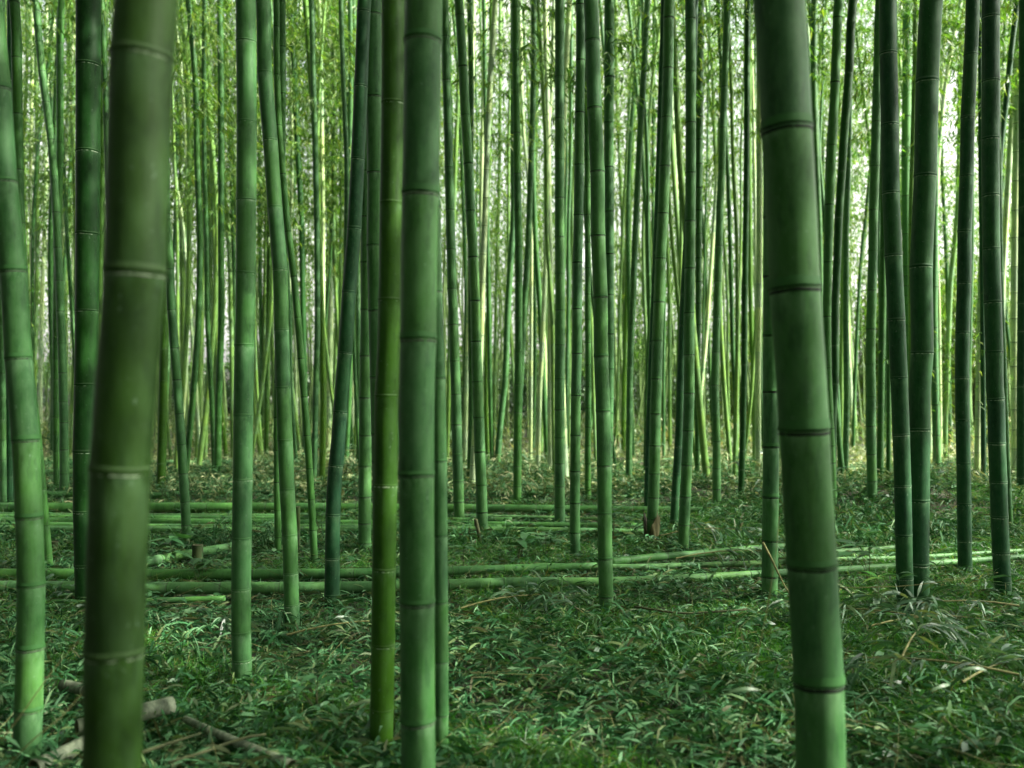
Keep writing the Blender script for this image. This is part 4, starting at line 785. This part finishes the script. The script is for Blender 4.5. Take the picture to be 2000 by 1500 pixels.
# unseen leaf mass added over and beside the viewpoint to darken the near grove
GAPS = [(1630, 1450, 2.4, .2), (1600, 760, 2.4, .08), (300, 330, 1.7, .08), (285, 800, 1.7, .07), (260, 1150, 1.7, .06), (30, 650, 3.3, .1), (70, 1300, 3.3, .14), (780, 250, 3.3, .14), (770, 900, 3.3, .14),
        (120, 905, 19, .5), (250, 915, 18, .5), (60, 925, 17, .5), (400, 890, 20, .6), (1750, 1090, 7.6, .35), (1900, 1060, 8, .3), (1290, 1120, 7, .2), (1000, 1140, 6.6, .2), (1350, 920, 17, .5), (420, 950, 14, .4), (600, 940, 15, .4)]
gr = random.Random(9); GAPS += [(gr.uniform(0, 2000), gr.uniform(960, 1480), 0, gr.uniform(.12, .3)) for _ in range(26)]
GAPS = [(x, y, d or EYE*F/(y-HOR), r) for x, y, d, r in GAPS]
def canopy():
    n = 620000; x = np.where(rng.uniform(0, 1, n) < .55, rng.uniform(-22, 4, n), rng.uniform(4, 34, n)); y = rng.uniform(-22, 11.5, n); z = 1.0+14*rng.uniform(0, 1, n)**.75
    k = patch(x, y, .8, 1.1)*.55+patch(x+z*.4, y-z*.2, 2.3, 3.)*.45 > np.where(x < 2, .12, .24)
    k &= ~((y > -1) & (abs(x) < .64*y+2.0) & (z < 2.2+.46*(y+1)+1.0))               # nothing between the eye and the clearing
    k &= (np.hypot(x, y) > 5.5) | (z > 7.5)
    k &= ~((x > 5) & (y > 1) & (z < 6.5)); k &= (z > 6.5) | (x < 0) | (rng.uniform(0, 1, n) < .6)
    for px, py, d, r in GAPS:                                                       # holes cut along the sun's rays to let light onto chosen spots
        t = np.array(px_world(px, py, d)); v = np.stack([x, y, z], -1)-t; al = v@np.array(sv); dist = np.linalg.norm(v-al[:, None]*np.array(sv), axis=1); k &= ~((dist < r) & (al > 0))
    x, y, z = x[k], y[k], z[k]; n = len(x)
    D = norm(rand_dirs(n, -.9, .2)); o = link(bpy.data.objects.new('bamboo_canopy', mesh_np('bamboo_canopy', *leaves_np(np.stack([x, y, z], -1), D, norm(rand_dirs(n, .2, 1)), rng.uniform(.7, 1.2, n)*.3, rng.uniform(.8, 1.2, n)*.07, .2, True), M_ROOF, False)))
    tag(o, 'unseen bamboo leaves added over and behind the viewpoint to shade the grove', kind='stuff')
canopy()

# a white rail and a dark shed wall far beyond the stand on the left, and broad trees behind
def box_parts(boxes, m, name, parent):
    V = []; Fc = []
    for (x0, y0, z0, x1, y1, z1) in boxes:
        b = len(V); V += [(x0, y0, z0), (x1, y0, z0), (x1, y1, z0), (x0, y1, z0), (x0, y0, z1), (x1, y0, z1), (x1, y1, z1), (x0, y1, z1)]
        Fc += [(b, b+3, b+2, b+1), (b+4, b+5, b+6, b+7), (b, b+1, b+5, b+4), (b+1, b+2, b+6, b+5), (b+2, b+3, b+7, b+6), (b+3, b, b+4, b+7)]
    return link(bpy.data.objects.new(name, mesh_np(name, V, *quads(Fc), m, False)), parent)
rail = empty('roadside_rail', (-15, 56, -.3)); tag(rail, 'low white rail glimpsed far behind the stand on the left', 'rail')
box_parts([(-6, -.04, 1.7, 2.6, .04, 2.1)], M_WHITE, 'rail_board', rail)
for k in range(4): box_parts([(-5.8+k*2.6, .045, -.4, -5.65+k*2.6, .15, 2.05)], M_WHITE, 'post', rail)
shed = empty('shed', (-19, 60, -.4)); tag(shed, 'dark low shed barely seen behind the stand on the left', 'shed')
box_parts([(-4, 0, 0, 5, 5, 3.1)], M_DARKWALL, 'wall', shed)
rf = []; me = mesh_np('roof', [(-4.6, -.7, 3.05), (5.6, -.7, 3.05), (5.6, 2.5, 4.5), (-4.6, 2.5, 4.5), (5.6, 5.7, 3.05), (-4.6, 5.7, 3.05), (-4.6, -.7, 2.93), (5.6, -.7, 2.93), (5.6, 5.7, 2.93), (-4.6, 5.7, 2.93)],
    *quads([(0, 1, 2, 3), (3, 2, 4, 5), (6, 9, 8, 7), (0, 6, 7, 1), (5, 4, 8, 9)]), M_DARKWALL, False); link(bpy.data.objects.new('roof', me), shed)

def tree(x, y, h, rad, n, m, label, zb=.18, L0=.3):
    root = empty('broadleaf_tree', (x, y, -.4)); C = []; sp = []; T = Tube([(0, 0, -.3), (.1, 0, h*.3), (-.1, .1, h*.6), (.1, 0, h*.85)], [.16, .13, .08, .03], 4)
    link(bpy.data.objects.new('trunk', tube_mesh('trunk', T, [h*.1*k for k in range(1, 8)], 8, M_TWIG, 0)), root)
    lobes = []
    for k in range(16):
        t = random.uniform(zb, 1); a = random.uniform(0, 6.28); q = rad*(1-abs(t-.5)*1.1)*random.uniform(.3, 1); c = np.array([math.cos(a)*q, math.sin(a)*q, h*t]); lobes.append((c, rad*random.uniform(.25, .5)))
        A = np.array([0, 0, h*t*.75]); sp.append(sticks_np(A[None], c[None], .04, .012))
    for c, r in lobes:
        k = n//16; p = c+norm(rng.normal(0, 1, (k, 3)))*r*rng.uniform(.3, 1.15, (k, 1))**.7; C.append(p)
    C = np.concatenate(C); k = len(C); W = .5 if L0 > .2 else .4
    lv = leaves_np(C, norm(rand_dirs(k, -1, .4)), norm(rand_dirs(k, -.1, 1)), rng.uniform(.6, 1.2, k)*L0, rng.uniform(.6, 1.2, k)*L0*W, .3, True)
    link(bpy.data.objects.new('crown', mesh_np('crown', *join_np([lv]+sp), m, False)), root); tag(root, label, 'tree', 'trees beyond the bamboo stand')
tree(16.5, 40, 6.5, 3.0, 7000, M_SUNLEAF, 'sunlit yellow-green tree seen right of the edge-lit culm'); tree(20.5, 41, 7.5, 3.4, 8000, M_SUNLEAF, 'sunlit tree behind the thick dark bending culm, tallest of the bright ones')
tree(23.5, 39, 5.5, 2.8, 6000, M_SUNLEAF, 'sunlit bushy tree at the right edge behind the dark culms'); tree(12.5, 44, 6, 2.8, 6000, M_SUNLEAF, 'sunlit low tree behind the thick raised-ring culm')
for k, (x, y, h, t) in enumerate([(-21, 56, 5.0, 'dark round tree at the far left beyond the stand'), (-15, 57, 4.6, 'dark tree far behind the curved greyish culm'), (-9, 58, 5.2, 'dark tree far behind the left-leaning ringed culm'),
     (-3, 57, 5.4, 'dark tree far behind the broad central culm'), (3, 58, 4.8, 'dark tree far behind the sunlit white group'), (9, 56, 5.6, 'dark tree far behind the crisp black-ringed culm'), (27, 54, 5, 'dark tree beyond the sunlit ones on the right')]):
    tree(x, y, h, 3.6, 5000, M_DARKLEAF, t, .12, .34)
# leafy side shoots on the low culms at the right
